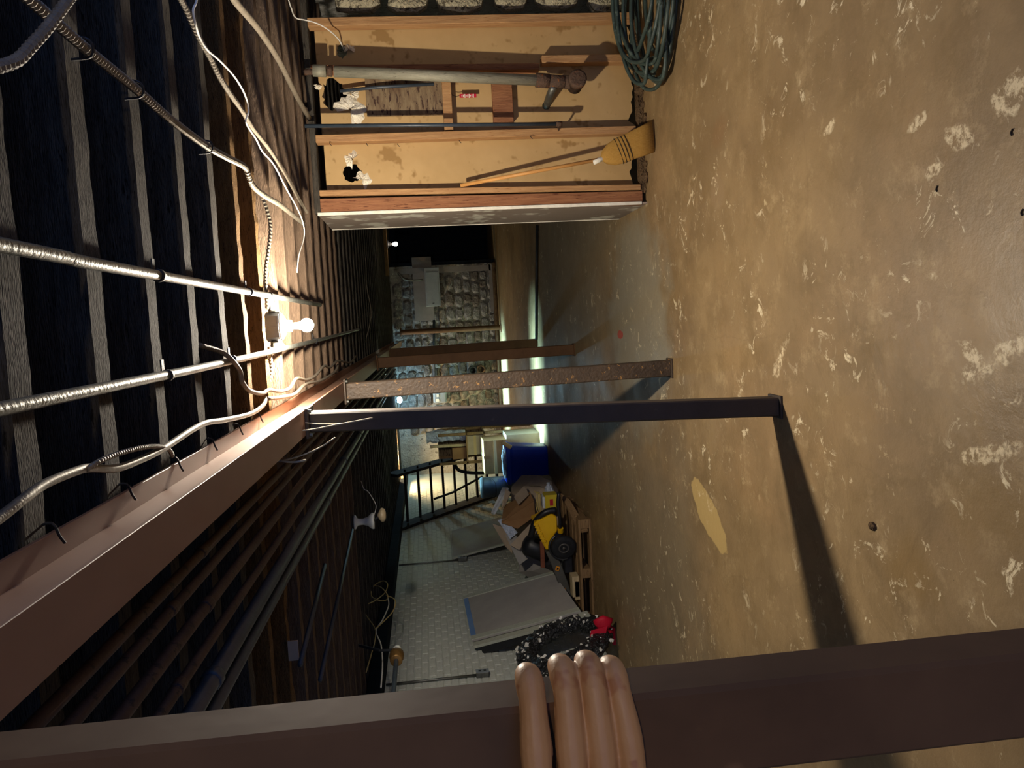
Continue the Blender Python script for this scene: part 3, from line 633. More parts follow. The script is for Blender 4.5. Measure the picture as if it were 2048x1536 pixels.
# ================================================================== PLUMBING AND THINGS AT THE PARTITION
t = thing('drain_pipe', 'weathered grey drain pipe with tee slanting down in front of the studs', 'pipe', W(1160, 168, Y=5.2))
dp = [W(668, 143, Y=5.27), W(1085, 161, Y=5.27)]
mk('pipe_run', t, m_lead, tube, dp, .036, 16, 1, smooth=True)
mk('upper_length', t, m_lead, tube, [W(626, 141, Y=5.27), W(652, 142, Y=5.27)], .038, 16, 1, smooth=True)
mk('coupling', t, m_rust, tube, [W(655, 142.5, Y=5.27), W(664, 143, Y=5.27)], .033, 14, 1, smooth=True)
mk('upper_stub', t, m_rust, tube, [W(600, 145, Y=5.27), W(630, 143, Y=5.27)], .02, 12, 1, smooth=True)
bm = B(); tube(bm, [W(1072, 160, Y=5.27), W(1098, 162, Y=5.27)], .047, 14, 1); tube(bm, [W(1098, 162, Y=5.27), W(1132, 164, Y=5.27)], .042, 14, 1); obj('tee_fitting', bm, m_rust, t, True)
bm = B(); e0 = W(1140, 165, Y=5.27); lathe(bm, [(.05, .06), (.052, -.03), (.06, -.032), (.06, -.075), (.048, -.078)], W(1152, 166, Y=5.25), (-.15, 1, 0), 18); tube(bm, [W(1130, 164, Y=5.27), W(1150, 166, Y=5.27)], .044, 14, 1); obj('cleanout_cap', bm, m_rust, t, True)
mk('branch_pipe', t, m_galv, tube, [W(1108, 172, Y=5.27), W(1100, 190, Y=5.33), W(1093, 212, Y=5.47)], .026, 14, 3, smooth=True)
t = thing('gas_pipe', 'slim dark vertical pipe standing just off the middle stud', 'pipe', W(1120, 248, Y=5.26))
mk('pipe_run', t, m_pipeb, tube, [W(607, 252, Y=5.26), W(1118, 248, Y=5.26)], .013, 12, 1, smooth=True)
mk('end_cap', t, m_rust, tube, [W(1112, 248, Y=5.26), W(1124, 248, Y=5.26)], .018, 10, 1, smooth=True)
mk('pipe_clip', t, m_rust, tube, [W(1116, 248, Y=5.26), W(1117, 262, Y=5.36)], .006, 6, 1)
run('slanting_pipe', 'thin grey pipe leaning out of the ragged double hole', 'pipe', [W(680, 182, Y=5.40), W(760, 174, Y=5.38), W(868, 168, Y=5.36)], .011, m_pipeb, None, 10, 1)
t = thing('paper_tag', 'red lettered tag hanging on a string below the wooden block', 'tag', W(952, 191, Y=5.40))
a, b = W(919, 188, Y=5.40), W(953, 195, Y=5.40)
mk('card', t, m_redtag, box, (b.x, 5.398, b.z), (a.x, 5.402, a.z), bevel=.001)
mk('string', t, m_thread, tube, [W(919, 191.5, Y=5.399), W(905, 191, Y=5.399), W(899, 170, Y=5.40)], .0018, 5, 2)
wid = (a.z - b.z)
for k in range(9):
    zc = a.z - wid * (.14 + .085 * k); hgt = .006 + .004 * ((k * 7) % 3)
    mk('letter', t, m_white, box, ((a.x + b.x) / 2 - hgt, 5.3965, zc - .0028), ((a.x + b.x) / 2 + hgt * .8, 5.398, zc + .0028))
# broom leaning upside the partition, bristles on the floor
hb = W(1290, 272, Y=5.12); hb.z = .005
h_top = W(921, 371, Y=5.34); h_end = W(1203, 318, Y=5.17)
t = thing('corn_broom', 'straw broom leaning on the partition with its head on the floor', 'broom', hb)
mk('handle', t, m_broomh, tube, [h_top, h_end], .0125, 12, 1, smooth=True)
ax = (hb - h_end); Lb = ax.length; ax.normalize(); side = ax.cross(Vector((0, 1, 0))).normalized(); fr = ax.cross(side).normalized()
mk('ferrule', t, m_white, tube, [h_end - ax * .06, h_end + ax * .012], .0165, 12, 1, smooth=True)
bm = B(); prof = [(0, .012, .012), (.02, .045, .026), (.07, .075, .036), (.13, .086, .036), (.2, .088, .03), (.27, .092, .026), (Lb * .98, .10, .02)]
rings = []
for h, wd, dp_ in prof:
    c = h_end + ax * h
    rings.append([bm.verts.new(c + side * wd * math.copysign(abs(math.cos(2 * math.pi * k / 28)) ** .8, math.cos(2 * math.pi * k / 28)) + fr * dp_ * math.sin(2 * math.pi * k / 28) + (ax * (.03 * math.cos(2 * math.pi * k / 28)) if h > .26 else Vector())) for k in range(28)])
for p, q in zip(rings, rings[1:]):
    for k in range(28): bm.faces.new((p[k], p[(k + 1) % 28], q[(k + 1) % 28], q[k]))
bm.faces.new(rings[0][::-1]); bm.faces.new(rings[-1])
for v in bm.verts: v.co.z = max(.002, v.co.z)
obj('bristles', bm, m_broom, t, True)
for h in (.125, .148, .171, .194):
    wd, dp_ = .0875, .0335
    mk('stitching', t, m_thread, tube, [h_end + ax * h + side * wd * math.cos(2 * math.pi * k / 24) + fr * (dp_ + .002) * math.sin(2 * math.pi * k / 24) for k in range(24)], .003, 5, 1, closed=True)
# coiled hose on the floor by the partition
t = thing('garden_hose', 'coiled dark green hose heaped on the floor against the partition', 'hose', (1.93, 4.95, 0))
rn = random.Random(5); pts = []; N = 11 * 16
for k in range(N):
    a = 2 * math.pi * k / 16; lap = k / 16
    rx = .46 + .05 * math.sin(lap * 2.3) + .02 * math.sin(lap * 5); ry = .29 + .10 * math.sin(lap * 1.7 + 1)
    cx = 1.95 + .05 * math.sin(lap * 3.1); cy = 4.80 + .08 * math.sin(lap * 2.1)
    pts.append(Vector((cx + rx * math.cos(a), cy + ry * math.sin(a), .014 + .012 * lap + .14 * max(0, math.sin(a)) * (.35 + .06 * lap) + .012 * math.sin(lap * 7 + a))))
mk('hose_coil', t, m_hose, tube, pts, .0125, 9, 3, smooth=True)
mk('hose_tail', t, m_hose, tube, [(1.74, 5.1, .10), (1.66, 4.95, .15), (1.68, 4.75, .17), (1.80, 4.55, .17), (2.1, 4.5, .16)], .0125, 9, 6, smooth=True)
# rubble and mud along the partition foot
rn = random.Random(9)
for k in range(26):
    x = rn.uniform(.86, 1.75); s_ = rn.uniform(.02, .055); y = PY - rn.uniform(-.04, .05)
    bm = B(); bmesh.ops.create_icosphere(bm, subdivisions=1, radius=s_)
    for v in bm.verts: v.co = Vector((v.co.x * rn.uniform(.8, 1.5), v.co.y * rn.uniform(.7, 1.2), abs(v.co.z) * rn.uniform(.6, 1.3) if v.co.z > 0 else 0))
    bmesh.ops.transform(bm, verts=bm.verts[:], matrix=Matrix.Translation((x, y, .0)))
    o = obj('rubble_lump', bm, m_dirt, None); tag(o, 'crumbled dark lump of rubble along the foot of the partition', 'rubble', 'rubble lumps along the partition')
p = W(1747, 1052, z=0); bm = B(); bmesh.ops.create_icosphere(bm, subdivisions=2, radius=.016)
for v in bm.verts: v.co = Vector((v.co.x * rn.uniform(.8, 1.2), v.co.y * 1.3, max(-.004, v.co.z) * .8)) + Vector((p.x, p.y, .004))
tag(obj('pebble', bm, m_dirt, None), 'single small pebble on the floor right of the long post shadow', 'pebble')
for i, (x, y) in enumerate([(2025, 265), (1875, 378), (2046, 425)]):
    p = W(x, y, z=0); bm = B(); tube(bm, [p + Vector((-.008, 0, .0025)), p + Vector((0, .003, .003)), p + Vector((.009, -.003, .0025))], .0022, 6, 3)
    tag(obj('wood_chip', bm, m_thread, None), ['dark chip on the near floor, farthest from the bulb', 'small dark chip on the near floor beside white flakes', 'dark chip on the near floor closest to the camera'][i], 'chip')
run('floor_edge_tube', 'thin dark tube drawn for the slab edge line from a post foot', 'pipe', [(1.25, 10.42, .02), (.4, 10.75, .02), (-.30, 11.0, .02)], .02, m_black, None, 10, 1)  # dark tube stands in for the slab edge line

# ================================================================== BACK WALL FITTINGS
t = thing('backing_board', 'grey painted plywood backing board on the stone back wall', 'board', (.75, 16.98, 0))
a = W(823, 515, Y=17.0); b = W(880, 640, Y=17.0)
mk('sheet', t, m_plywd, box, (b.x, 17.0, b.z + .12), (a.x, 17.02, a.z), bevel=.002)
mk('batten', t, m_plywd, box, (.2, 16.98, .05), (1.22, 17.0, .05 + .09)); mk('batten', t, m_plywd, box, (1.10, 16.98, .1), (1.22, 17.0, 2.2))
a = W(848, 536, Y=16.9); b = W(882, 612, Y=16.9)
t = thing('breaker_cabinet', 'grey metal electrical cabinet on the back wall board', 'cabinet', ((a.x + b.x) / 2, 16.85, b.z))
mk('case', t, m_panel, box, (b.x, 16.86, b.z), (a.x, 16.98, a.z), bevel=.006); d = mk('door', t, m_panel, box, (b.x + .03, 16.85, b.z + .03), (a.x - .1, 16.86, a.z - .03), bevel=.003)
mk('latch', d, m_black, box, (b.x + .06, 16.843, (a.z + b.z) / 2 - .02), (b.x + .075, 16.85, (a.z + b.z) / 2 + .02))
run('service_cable', 'bent cable entering the top of the grey electrical cabinet', 'cable', [W(796, 545, Y=16.8), W(805, 556, Y=16.8), W(820, 561, Y=16.85), W(846, 560, Y=16.9)], .022, m_galv, None, 8, 5)
a = W(866, 783, Y=16.6); b = W(894, 806, Y=16.6)
t = thing('meter_box', 'small rounded grey meter box on the back wall behind the rusty post', 'meter', ((a.x + b.x) / 2, 16.6, b.z))
mk('case', t, m_panel, box, (b.x, 16.62, b.z), (a.x, 17.1, a.z), bevel=.03)
for k in range(2): mk('dial', t, m_white, box, (b.x + .04 + k * .1, 16.605, a.z - .12), (b.x + .1 + k * .1, 16.62, a.z - .05 - .02 * k))
q = W(800, 800, Y=JY[47]); bm = B(); bmesh.ops.create_uvsphere(bm, u_segments=20, v_segments=12, radius=.07)
for v in bm.verts: v.co = Vector((v.co.x * .9, v.co.y, v.co.z * .7)) + q
cold = thing('cool_lamp', 'small cold white lamp glowing near the back wall ceiling', 'lamp', q)
obj('globe', bm, emit('cool globe', (.45, .8, 1.0), 360.0), cold, True)
bm = B(); lathe(bm, [(.06, .05), (.065, .07), (.03, .12), (.03, 2.302 - q.z)], q, seg=16); obj('stem', bm, m_panel, cold, True)
for i, (x, y) in enumerate([(945, 740), (961, 738)]):
    q = W(x, y, Y=17.05); bm = B(); lathe(bm, [(.085, .0), (.1, .02), (.1, .1), (.07, .12), (.06, .04)], q + Vector((0, 0, 0)), (0, -1, 0), 18)
    tag(obj('wall_port', bm, m_black if i == 0 else m_rust, None, True), ['dark round pipe end on the back wall, the higher one', 'brownish round pipe end on the back wall, the lower one'][i], 'pipe end')
run('wall_conduit', 'dark green vertical conduit on the stone back wall', 'conduit', [W(868, 640, Y=16.95), W(868, 760, Y=16.95)], .03, m_pipeb, None, 8, 1)

# ================================================================== STAIRS AT THE FAR LEFT
t = thing('open_stairs', 'dark open-tread timber stairs rising at the far left brick wall', 'stairs', (-2.83, 14.6, 0))
z0, y0, rise, go = 2.10, 12.72, .21, .235
n = 10
for s, X in ((0, -3.29), (1, -2.40)):
    bm = B(); d = Vector((0, go, -rise)).normalized(); nrm = Vector((0, d.z, -d.y)) * -1
    A = Vector((X, y0 - go * .9, z0 + rise * .9)); E_ = Vector((X, y0 + go * 9.0, z0 - rise * 9.0)); up_ = Vector((0, .13, .13))
    pts = [A - up_ * .75, A + up_ * .75, E_ + up_ * .75, E_ - up_ * .75]
    for p in pts: p.z = max(.0, p.z)
    slab(bm, pts, .045); obj('stringer', bm, m_stair, t)
for k in range(n):
    y, z = y0 + go * k, z0 - rise * k
    mk('tread', t, m_stair, box, (-3.24, y - .13, z - .04), (-2.40, y + .11, z), bevel=.004)
r0, r1 = W(893, 990, X=-2.9), W(963, 945, X=-2.42)
run('stair_rod', 'thin dark rod lying slanted across the open stairs', 'rod', [W(868, 998, Y=13.0), W(905, 985, Y=13.2), W(965, 953, Y=13.4)], .02, m_black, None, 8, 1)
a = W(789, 998, Y=15.9); b = W(806, 948, Y=15.9)
tag(mk('cream_board', None, m_cream, box, (min(a.x, b.x), 15.9, b.z), (max(a.x, b.x), 15.93, 2.31), bevel=.003), 'bright cream board above the top of the open stairs', 'board')
run('stair_handrail', 'black bent tube standing beside the open stairs', 'tube', [W(905, 915, Y=12.4), W(915, 938, Y=12.4), W(935, 945, Y=12.4), W(968, 946, Y=12.4)], .028, m_black, None, 8, 6)

# ================================================================== CLUTTER AT THE FAR LEFT
def carton(name, label, lo, hi, m=m_card, tape=True, rot=0, group='cardboard boxes by the stairs', flaps=False):
    c = Vector(((lo[0] + hi[0]) / 2, (lo[1] + hi[1]) / 2, lo[2])); t = thing(name, label, 'box', c, group)
    M = Matrix.Translation(c) @ Matrix.Rotation(rot, 4, 'Z') @ Matrix.Translation(-c)
    bm = B(); box(bm, lo, hi, M); obj('carton', bm, m, t, bevel=.006)
    if tape:
        bm = B(); box(bm, (lo[0] - .002, lo[1] - .003, (lo[2] + hi[2]) / 2 - .02), (hi[0] + .002, lo[1] - .001, (lo[2] + hi[2]) / 2 + .02), M); obj('tape', bm, m_tape, t)
        bm = B(); box(bm, (c.x - .025, lo[1] - .002, hi[2] + .0005), (c.x + .025, hi[1], hi[2] + .0025), M); obj('tape', bm, m_tape, t)
    if flaps:
        for s in (-1, 1):
            bm = B(); e = hi[0] if s > 0 else lo[0]
            slab(bm, [M @ Vector((e, lo[1], hi[2])), M @ Vector((e, hi[1], hi[2])), M @ Vector((e + s * .12, hi[1], hi[2] + .06)), M @ Vector((e + s * .12, lo[1], hi[2] + .06))], .006); obj('flap', bm, m, t)
    return t
a, b = W(966, 882, Y=11.25), W(1016, 946, Y=11.25)
carton('cardboard_box', 'brown taped box just behind the blue bin', (b.x, 11.25, b.z), (a.x, 11.75, a.z), m_card)
carton('cardboard_box', 'large dark box on the floor under the taped box', (b.x - .05, 11.3, 0), (a.x + .06, 11.8, b.z - .002), m_cardgrey, False)
a, b = W(932, 872, Y=11.8), W(968, 908, Y=11.8)
carton('cardboard_box', 'small faded box stacked above the taped box', (b.x, 11.8, b.z), (a.x, 12.15, a.z), m_cardgrey)
zs = b.z
t = thing('storage_shelf', 'rough wooden storage shelf behind the boxes', 'shelf', (-1.95, 12.15, 0))
sx0, sx1 = W(900, 925, Y=12.0).x, W(900, 866, Y=12.0).x
for z in (zs - .004, W(880, 890, Y=12.0).z, W(858, 890, Y=12).z - .34):
    pass
shelf_z = [zs - .025, W(934, 890, Y=12.0).z, W(856, 890, Y=12).z - .05]
for z in shelf_z[:2]: mk('shelf_board', t, m_pallet, box, (sx0, 11.78, z), (sx1 + .02, 12.4, z + .022), bevel=.002)
for X in (sx0, sx1 - .02):
    for Y in (11.78, 12.36): mk('leg', t, m_pallet, box, (X, Y, 0), (X + .04, Y + .04, shelf_z[1] + .45), bevel=.002)
mk('back_board', t, m_boardold, box, (sx0, 12.4, shelf_z[0]), (sx1 + .02, 12.42, shelf_z[1] + .45))
a, b = W(852, 864, Y=11.85), W(935, 884, Y=11.85)
t = thing('wrapped_bundle', 'long white and blue plastic wrapped bundle upright on the shelf', 'bundle', ((a.x + b.x) / 2, 12.0, shelf_z[1] + .022))
rn = random.Random(4)
bm = B(); zb, zt = shelf_z[1] + .022, a.z; cx = (a.x + b.x) / 2; rings = []
for i in range(13):
    f = i / 12; rings.append([bm.verts.new((cx + (.09 + rn.uniform(-.018, .018)) * math.cos(2 * math.pi * k / 10), 11.98 + (.1 + rn.uniform(-.02, .02)) * math.sin(2 * math.pi * k / 10), zb + (zt - zb) * f)) for k in range(10)])
for p, q in zip(rings, rings[1:]):
    for k in range(10): bm.faces.new((p[k], p[(k + 1) % 10], q[(k + 1) % 10], q[k]))
bm.faces.new(rings[0][::-1]); bm.faces.new(rings[-1]); obj('plastic_wrap', bm, m_bag, t)
mk('wooden_strip', t, m_block, box, (cx - .16, 11.84, zb), (cx - .12, 11.9, zt - .05), bevel=.003)
t = carton('cardboard_box', 'flat brown box leaning low on the wooden shelf', (cx - .36, 11.85, zb), (cx - .18, 12.2, zb + .22), m_card, False)

# blue recycling bin
lo = W(1095, 958, z=0); hi_ = W(1095, 886, z=0); bx = (lo.x + hi_.x) / 2; by = 10.72; wv = (hi_.x - lo.x)
t = thing('recycling_bin', 'bright blue plastic recycling bin holding white plastic', 'bin', (bx, by, 0))
bm = B(); H = .59
def rring(cx, cy, sx, sy, z, r=.05):
    o = []
    for (i, j, a0) in ((1, 1, 0), (-1, 1, 90), (-1, -1, 180), (1, -1, 270)):
        for k in range(4):
            a = math.radians(a0 + k * 30); o.append(bm.verts.new((cx + i * (sx / 2 - r) + r * math.cos(a), cy + j * (sy / 2 - r) + r * math.sin(a), z)))
    return o
S = [(.80, .003), (.83, .03), (.97, .50), (1.0, .53), (1.05, .535), (1.05, .585), (1.0, .59), (.96, .585), (.95, .5), (.8, .04)]
rs = [rring(bx, by, wv * s, .42 * s, z) for s, z in S]
for p, q in zip(rs, rs[1:]):
    for k in range(len(p)): bm.faces.new((p[k], p[(k + 1) % len(p)], q[(k + 1) % len(p)], q[k]))
bm.faces.new(rs[0][::-1]); bm.faces.new(rs[-1]); obj('tub', bm, m_blue, t, bevel=0)
bm = B(); bmesh.ops.create_icosphere(bm, subdivisions=3, radius=1)
for v in bm.verts:
    k = 1 + .18 * math.sin(v.co.x * 9 + v.co.y * 5) * math.cos(v.co.z * 8 + v.co.y * 7); v.co = Vector((bx + v.co.x * wv * .42 * k, by + v.co.y * .16 * k, .585 + v.co.z * .05 * k))
tag(obj('plastic_bags', bm, m_bag, None), 'crumpled white plastic filling the top of the blue bin', 'plastic')
tag(mk('pale_stick', None, m_block, tube, [W(1004, 884, Y=10.5), W(1022, 895, Y=10.5)], .03, 10, 1), 'short pale stick end resting on the blue bin rim', 'stick')

# open carton, foam sheet, paper heap
heap = thing('debris_heap', 'heap of crushed grey cartons and paper beside the brick wall', 'heap', (-2.5, 9.6, 0))
rn = random.Random(8)
def crumple(bm, c, s, k):
    r2 = random.Random(k); n0 = len(bm.verts); bmesh.ops.create_icosphere(bm, subdivisions=2, radius=1)
    for v in list(bm.verts)[n0:]:
        j = r2.uniform(.8, 1.2); v.co = Vector((c[0] + v.co.x * s[0] * j, c[1] + v.co.y * s[1] * j, max(.003, c[2] + v.co.z * s[2] * j)))
for i, (c, s, m) in enumerate([((-2.6, 9.6, .25), (.45, .35, .38), m_cardgrey), ((-2.95, 9.3, .25), (.3, .3, .4), m_greypanel), ((-2.35, 9.9, .27), (.3, .3, .36), m_cardgrey)]):
    bm = B(); crumple(bm, c, s, i + 3); obj('crushed_carton', bm, m, heap)
def leaf(name, label, cat, px4, Ys, th, m, group=None):
    q = [W(x, y, Y=Y) for (x, y), Y in zip(px4, Ys)]; bm = B(); slab(bm, q, th); return tag(obj(name, bm, m, None, bevel=0), label, cat, group)
t = thing('open_carton', 'tipped brown carton with torn grey flaps on the debris heap', 'box', W(1050, 1020, Y=9.2))
def face(pts, Ys, m, name):
    bm = B(); slab(bm, [W(x, y, Y=Y) for (x, y), Y in zip(pts, Ys)], .008); return obj(name, bm, m, t)
face([(1003, 1046), (1035, 1058), (1070, 1033), (1068, 1002)], [8.9, 8.85, 8.95, 9.15], m_card, 'side_panel')
face([(1003, 1046), (1068, 1002), (1060, 985), (1008, 1012)], [8.9, 9.15, 9.3, 9.3], m_card, 'side_panel')
face([(1028, 995), (1037, 1010), (1058, 990), (1048, 972)], [9.1, 9.0, 9.2, 9.3], m_cardgrey, 'flap')
face([(1003, 1020), (1010, 1012), (1022, 985), (1012, 978)], [9.2, 9.2, 9.35, 9.4], m_cardgrey, 'flap')
leaf('foam_sheet', 'white foam strip sticking up behind the brown carton', 'foam', [(985, 1029), (990, 1029), (1018, 977), (1008, 977)], [9.6, 9.55, 9.75, 9.8], .03, m_foam)
leaf('torn_paper', 'crumpled clear plastic sheet below the brown carton', 'plastic', [(995, 1040), (1008, 1037), (1035, 1065), (1020, 1078)], [9.0, 8.95, 8.8, 8.85], .01, m_bag)
leaf('carton_flat', 'flattened grey carton standing beside the leaning wall panel', 'carton', [(985, 1048), (1010, 1092), (1025, 1108), (1026, 1062)], [9.5, 9.2, 9.1, 9.3], .012, m_cardgrey)
leaf('carton_flat', 'flattened pale carton folded in front of the debris heap', 'carton', [(1012, 1070), (1040, 1130), (1056, 1118), (1030, 1066)], [9.0, 8.75, 8.7, 8.9], .012, m_greypanel)
leaf('carton_flat', 'thin grey carton under the yellow machine edge', 'carton', [(1020, 1090), (1060, 1048), (1066, 1060), (1038, 1100)], [8.8, 8.8, 8.75, 8.7], .012, m_cardgrey)
q = W(1010, 985, Y=10.9); cz0, cz1 = q.z, W(962, 975, Y=10.9).z; cx = W(985, 977, Y=10.9).x
t = thing('metal_can', 'blue grey metal can between the stairs and the blue bin', 'can', (cx, 10.9, 0))
bm = B(); lathe(bm, [(.15, .0), (.15, cz1 - .05), (.155, cz1 - .045), (.155, cz1 - .02), (.145, cz1 - .015), (.145, cz1)], (cx, 11.0, 0), seg=24); obj('can_body', bm, m_glassjar, t, True)
mk('can_handle', t, m_black, tube, [(cx - .15, 11.0, cz1 - .1), (cx - .1, 10.84, cz1 - .2), (cx + .1, 10.84, cz1 - .2), (cx + .15, 11.0, cz1 - .1)], .006, 6, 5)

# pallet
PZ = .14; pxa, pxb = -3.28, -2.12; py0, py1 = 7.78, 8.85
t = thing('wooden_pallet', 'weathered wooden pallet lying flat under the yellow machine', 'pallet', (-2.7, 8.3, 0))
for i, X in enumerate((pxa, (pxa + pxb) / 2 - .05, pxb - .1)): mk('stringer', t, m_pallet, box, (X, py0, .022), (X + .1, py1, .11), bevel=.004)
for k in range(6): mk('deck_board', t, m_pallet, box, (pxa, py0 + k * .19, .11), (pxb, py0 + k * .19 + .13, .135), bevel=.003)
for k in (0, 2, 5): mk('bottom_board', t, m_pallet, box, (pxa, py0 + k * .19, 0), (pxb, py0 + k * .19 + .12, .022), bevel=.003)
# second pallet leaning pieces / planks on the pallet's near end
leaf('loose_plank', 'brown plank lying slanted at the right end of the pallet', 'plank', [(1120, 985), (1140, 1000), (1176, 1060), (1158, 1062)], [8.3, 8.2, 7.75, 7.8], .03, m_pallet)
for i, (xa, xb, ya, yb) in enumerate([(1142, 1158, 1150, 1190), (1160, 1166, 1158, 1195)]):
    a, b = W(xa, ya, Y=7.9), W(xb, yb, Y=7.9)
    tag(mk('wood_block', None, m_block, box, (b.x, 7.84, max(.137, b.z)), (a.x, 7.99, max(a.z, .19)), bevel=.004), ['pale wood block standing on the pallet, the bigger one', 'thin pale wood block lying on the pallet edge'][i], 'block')

# yellow machine
my = 8.05
t = thing('yellow_machine', 'yellow power machine with black wheel standing on the pallet', 'machine', (-2.4, my, PZ))
def ext(px_, Y, th, m, name, bev=.01):
    bm = B(); q = [W(x, y, Y=Y) for x, y in px_]; a = [bm.verts.new(p) for p in q]; b = [bm.verts.new(p + Vector((0, th, 0))) for p in q]; k = len(q)
    bm.faces.new(a[::-1]); bm.faces.new(b)
    for i in range(k): bm.faces.new((a[i], a[(i + 1) % k], b[(i + 1) % k], b[i]))
    return obj(name, bm, m, t, bevel=bev)
body = ext([(1068, 1046), (1104, 1028), (1114, 1034), (1115, 1062), (1108, 1072), (1108, 1095), (1093, 1101), (1084, 1085)], my, .3, m_yellow, 'housing', .012)
for k in range(7):
    p = W(1072 + k * 2.6, 1051 + k * 5.4, Y=my); bm = B(); cbox(bm, p + Vector((.01, -.004, .0)), (.028, .02, .05), (0, .35, 0)); obj('cooling_rib', bm, m_yellow, body, bevel=.003)
wc = W(1128, 1094, Y=7.93); wc.z = max(wc.z, PZ + .135)
wheel = mk('wheel', t, m_rubber, lathe, [(.06, -.03), (.115, -.035), (.132, -.02), (.135, 0), (.132, .02), (.115, .035), (.06, .03)], wc, (-.25, -1, .08), 32, smooth=True)
mk('hub', wheel, m_hub, lathe, [(.058, .0), (.06, .034), (.045, .037), (.04, .02), (.018, .02), (.016, .04)], wc, (-.25, -1, .08), 24, smooth=True)
mk('wheel_guard', t, m_blackp, tube, [wc + Vector((.14 * math.cos(a) , .03, .148 * math.sin(a))) for a in [x * .2 for x in range(3, 18)]], .014, 8, 2)
mk('handle_bar', t, m_blackp, tube, [W(1118, 985, Y=8.0), W(1116, 1010, Y=8.0), W(1120, 1040, Y=8.02), W(1120, 1056, Y=8.04)], .02, 10, 4, smooth=True)
mk('handle_tip', t, m_yellow, tube, [W(1121, 1056, Y=8.04), W(1121, 1064, Y=8.06)], .032, 10, 1)
g = ext([(1092, 1105), (1112, 1100), (1136, 1165), (1151, 1212), (1144, 1224), (1128, 1200), (1108, 1140)], my - .02, .12, m_guard, 'chute', .008)
for x, y in ((1115, 1137), (1127, 1180)):
    p = W(x, y, Y=my - .03); bm = B(); cbox(bm, p, (.05, .02, .045), (0, .35, 0)); c_ = obj('orange_clip', bm, m_orange, g, bevel=.006)
    bm = B(); cbox(bm, p + Vector((0, -.011, 0)), (.024, .004, .02), (0, .35, 0)); obj('clip_slot', bm, m_blackp, g)
mk('black_tray', t, m_blackp, box, W(1140, 1125, Y=8.0) - Vector((.12, 0, .03)), W(1140, 1125, Y=8.0) + Vector((.12, .2, .06)), bevel=.01)
mk('hood', t, m_blackp, tube, [W(1062, 1072, Y=8.2), W(1070, 1045, Y=8.15), W(1090, 1025, Y=8.1), W(1112, 1020, Y=8.1)], .035, 10, 5, smooth=True)
q = W(1085, 1075, Y=8.45)
tag(mk('black_canister', None, m_blackp, lathe, [(.12, -.16), (.13, -.14), (.13, .1), (.1, .14), (.05, .16)], W(1072, 1095, Y=8.6), (.5, 0, 1), 22, smooth=True), 'dark round canister behind the yellow machine', 'canister')
leaf('red_plank', 'short reddish plank leaning behind the grey chute', 'plank', [(1080, 1083), (1088, 1082), (1090, 1135), (1082, 1135)], [8.35, 8.35, 8.3, 8.3], .03, m_redwood)
a, b = W(1090, 991, Y=8.75), W(1117, 1017, Y=8.75)
t = thing('yellow_case', 'small yellow case with red print behind the yellow machine', 'case', ((a.x + b.x) / 2, 8.75, 0))
mk('case_body', t, m_yellow2, box, (b.x, 8.75, max(.0, b.z)), (a.x, 8.95, a.z), bevel=.008)
mk('print', t, m_redtag, box, (b.x + .04, 8.747, b.z + .06), (a.x - .05, 8.75, b.z + .1))
mk('lid', t, m_foam, box, (b.x + .01, 8.76, a.z), (a.x - .02, 8.94, a.z + .03), bevel=.006)
for i in range(3):
    run('extension_cord', ['yellow extension cord hanging beside the carton, nearest strand', 'yellow extension cord hanging beside the carton, middle strand', 'yellow extension cord hanging beside the carton, farthest strand'][i], 'cord', [W(1068 + 4 * i, 982 + i, Y=8.85), W(1074 + 3 * i, 990, Y=8.8), W(1072 + 4 * i, 1012, Y=8.75), W(1078 + 2 * i, 1030 - 2 * i, Y=8.75)], .007, m_wireyel, 'yellow cords', 6, 6)
tag(mk('clear_bag', None, m_bag, tube, [W(1096, 965, Y=9.0), W(1098, 978, Y=9.0), W(1100, 990, Y=9.0)], [.02, .05, .06, .04], 8, 3), 'twist of clear plastic above the yellow case', 'plastic')

# leaning panels
t = thing('leaning_panel', 'plain grey panel leaning on the brick wall beside the stairs', 'panel', (-3.2, 11.2, 0))
bm = B(); slab(bm, [(-3.325, 12.1, 1.37), (-3.325, 10.66, 1.40), (-3.02, 10.55, .0), (-3.02, 12.0, .0)], .018); obj('sheet', bm, m_greypanel, t)
bm = B(); slab(bm, [(-3.325, 10.70, 1.40), (-3.325, 10.655, 1.40), (-3.02, 10.545, .0), (-3.02, 10.59, .0)], .026); obj('edge_strip', bm, m_greyframe, t)
t = thing('framed_board', 'big framed brown board with blue taped top leaning on the brick wall', 'board', (-2.9, 8.0, 0))
A0, A1 = W(928, 1197, X=-3.26), W(945, 1284, X=-3.26); B0, B1 = W(1107, 1147, X=-2.88), W(1163, 1226, X=-2.88)
def lerp2(u, v): return (A0.lerp(A1, u)).lerp(B0.lerp(B1, u), v)
nn = ((A1 - A0).cross(B0 - A0)).normalized()
if nn.x < 0: nn = -nn
def strip_on(u0, u1, v0, v1, th, m, name, off=0):
    bm = B(); q = [lerp2(u0, v0) + nn * off, lerp2(u1, v0) + nn * off, lerp2(u1, v1) + nn * off, lerp2(u0, v1) + nn * off]
    b2 = [p + nn * th for p in q]; a = [bm.verts.new(p) for p in q]; b = [bm.verts.new(p) for p in b2]
    bm.faces.new(a); bm.faces.new(b[::-1])
    for i in range(4): bm.faces.new((a[i], a[(i + 1) % 4], b[(i + 1) % 4], b[i]))
    return obj(name, bm, m, t)
strip_on(0, 1, 0, 1, .02, m_greypanel, 'sheet')
strip_on(0, .06, 0, 1, .012, m_greyframe, 'frame_rail', .02); strip_on(.93, 1.0, 0, 1, .012, m_greyframe, 'frame_rail', .02)
strip_on(1.0, 1.07, 0, 1.0, .03, m_greyframe, 'frame_edge', -.035)
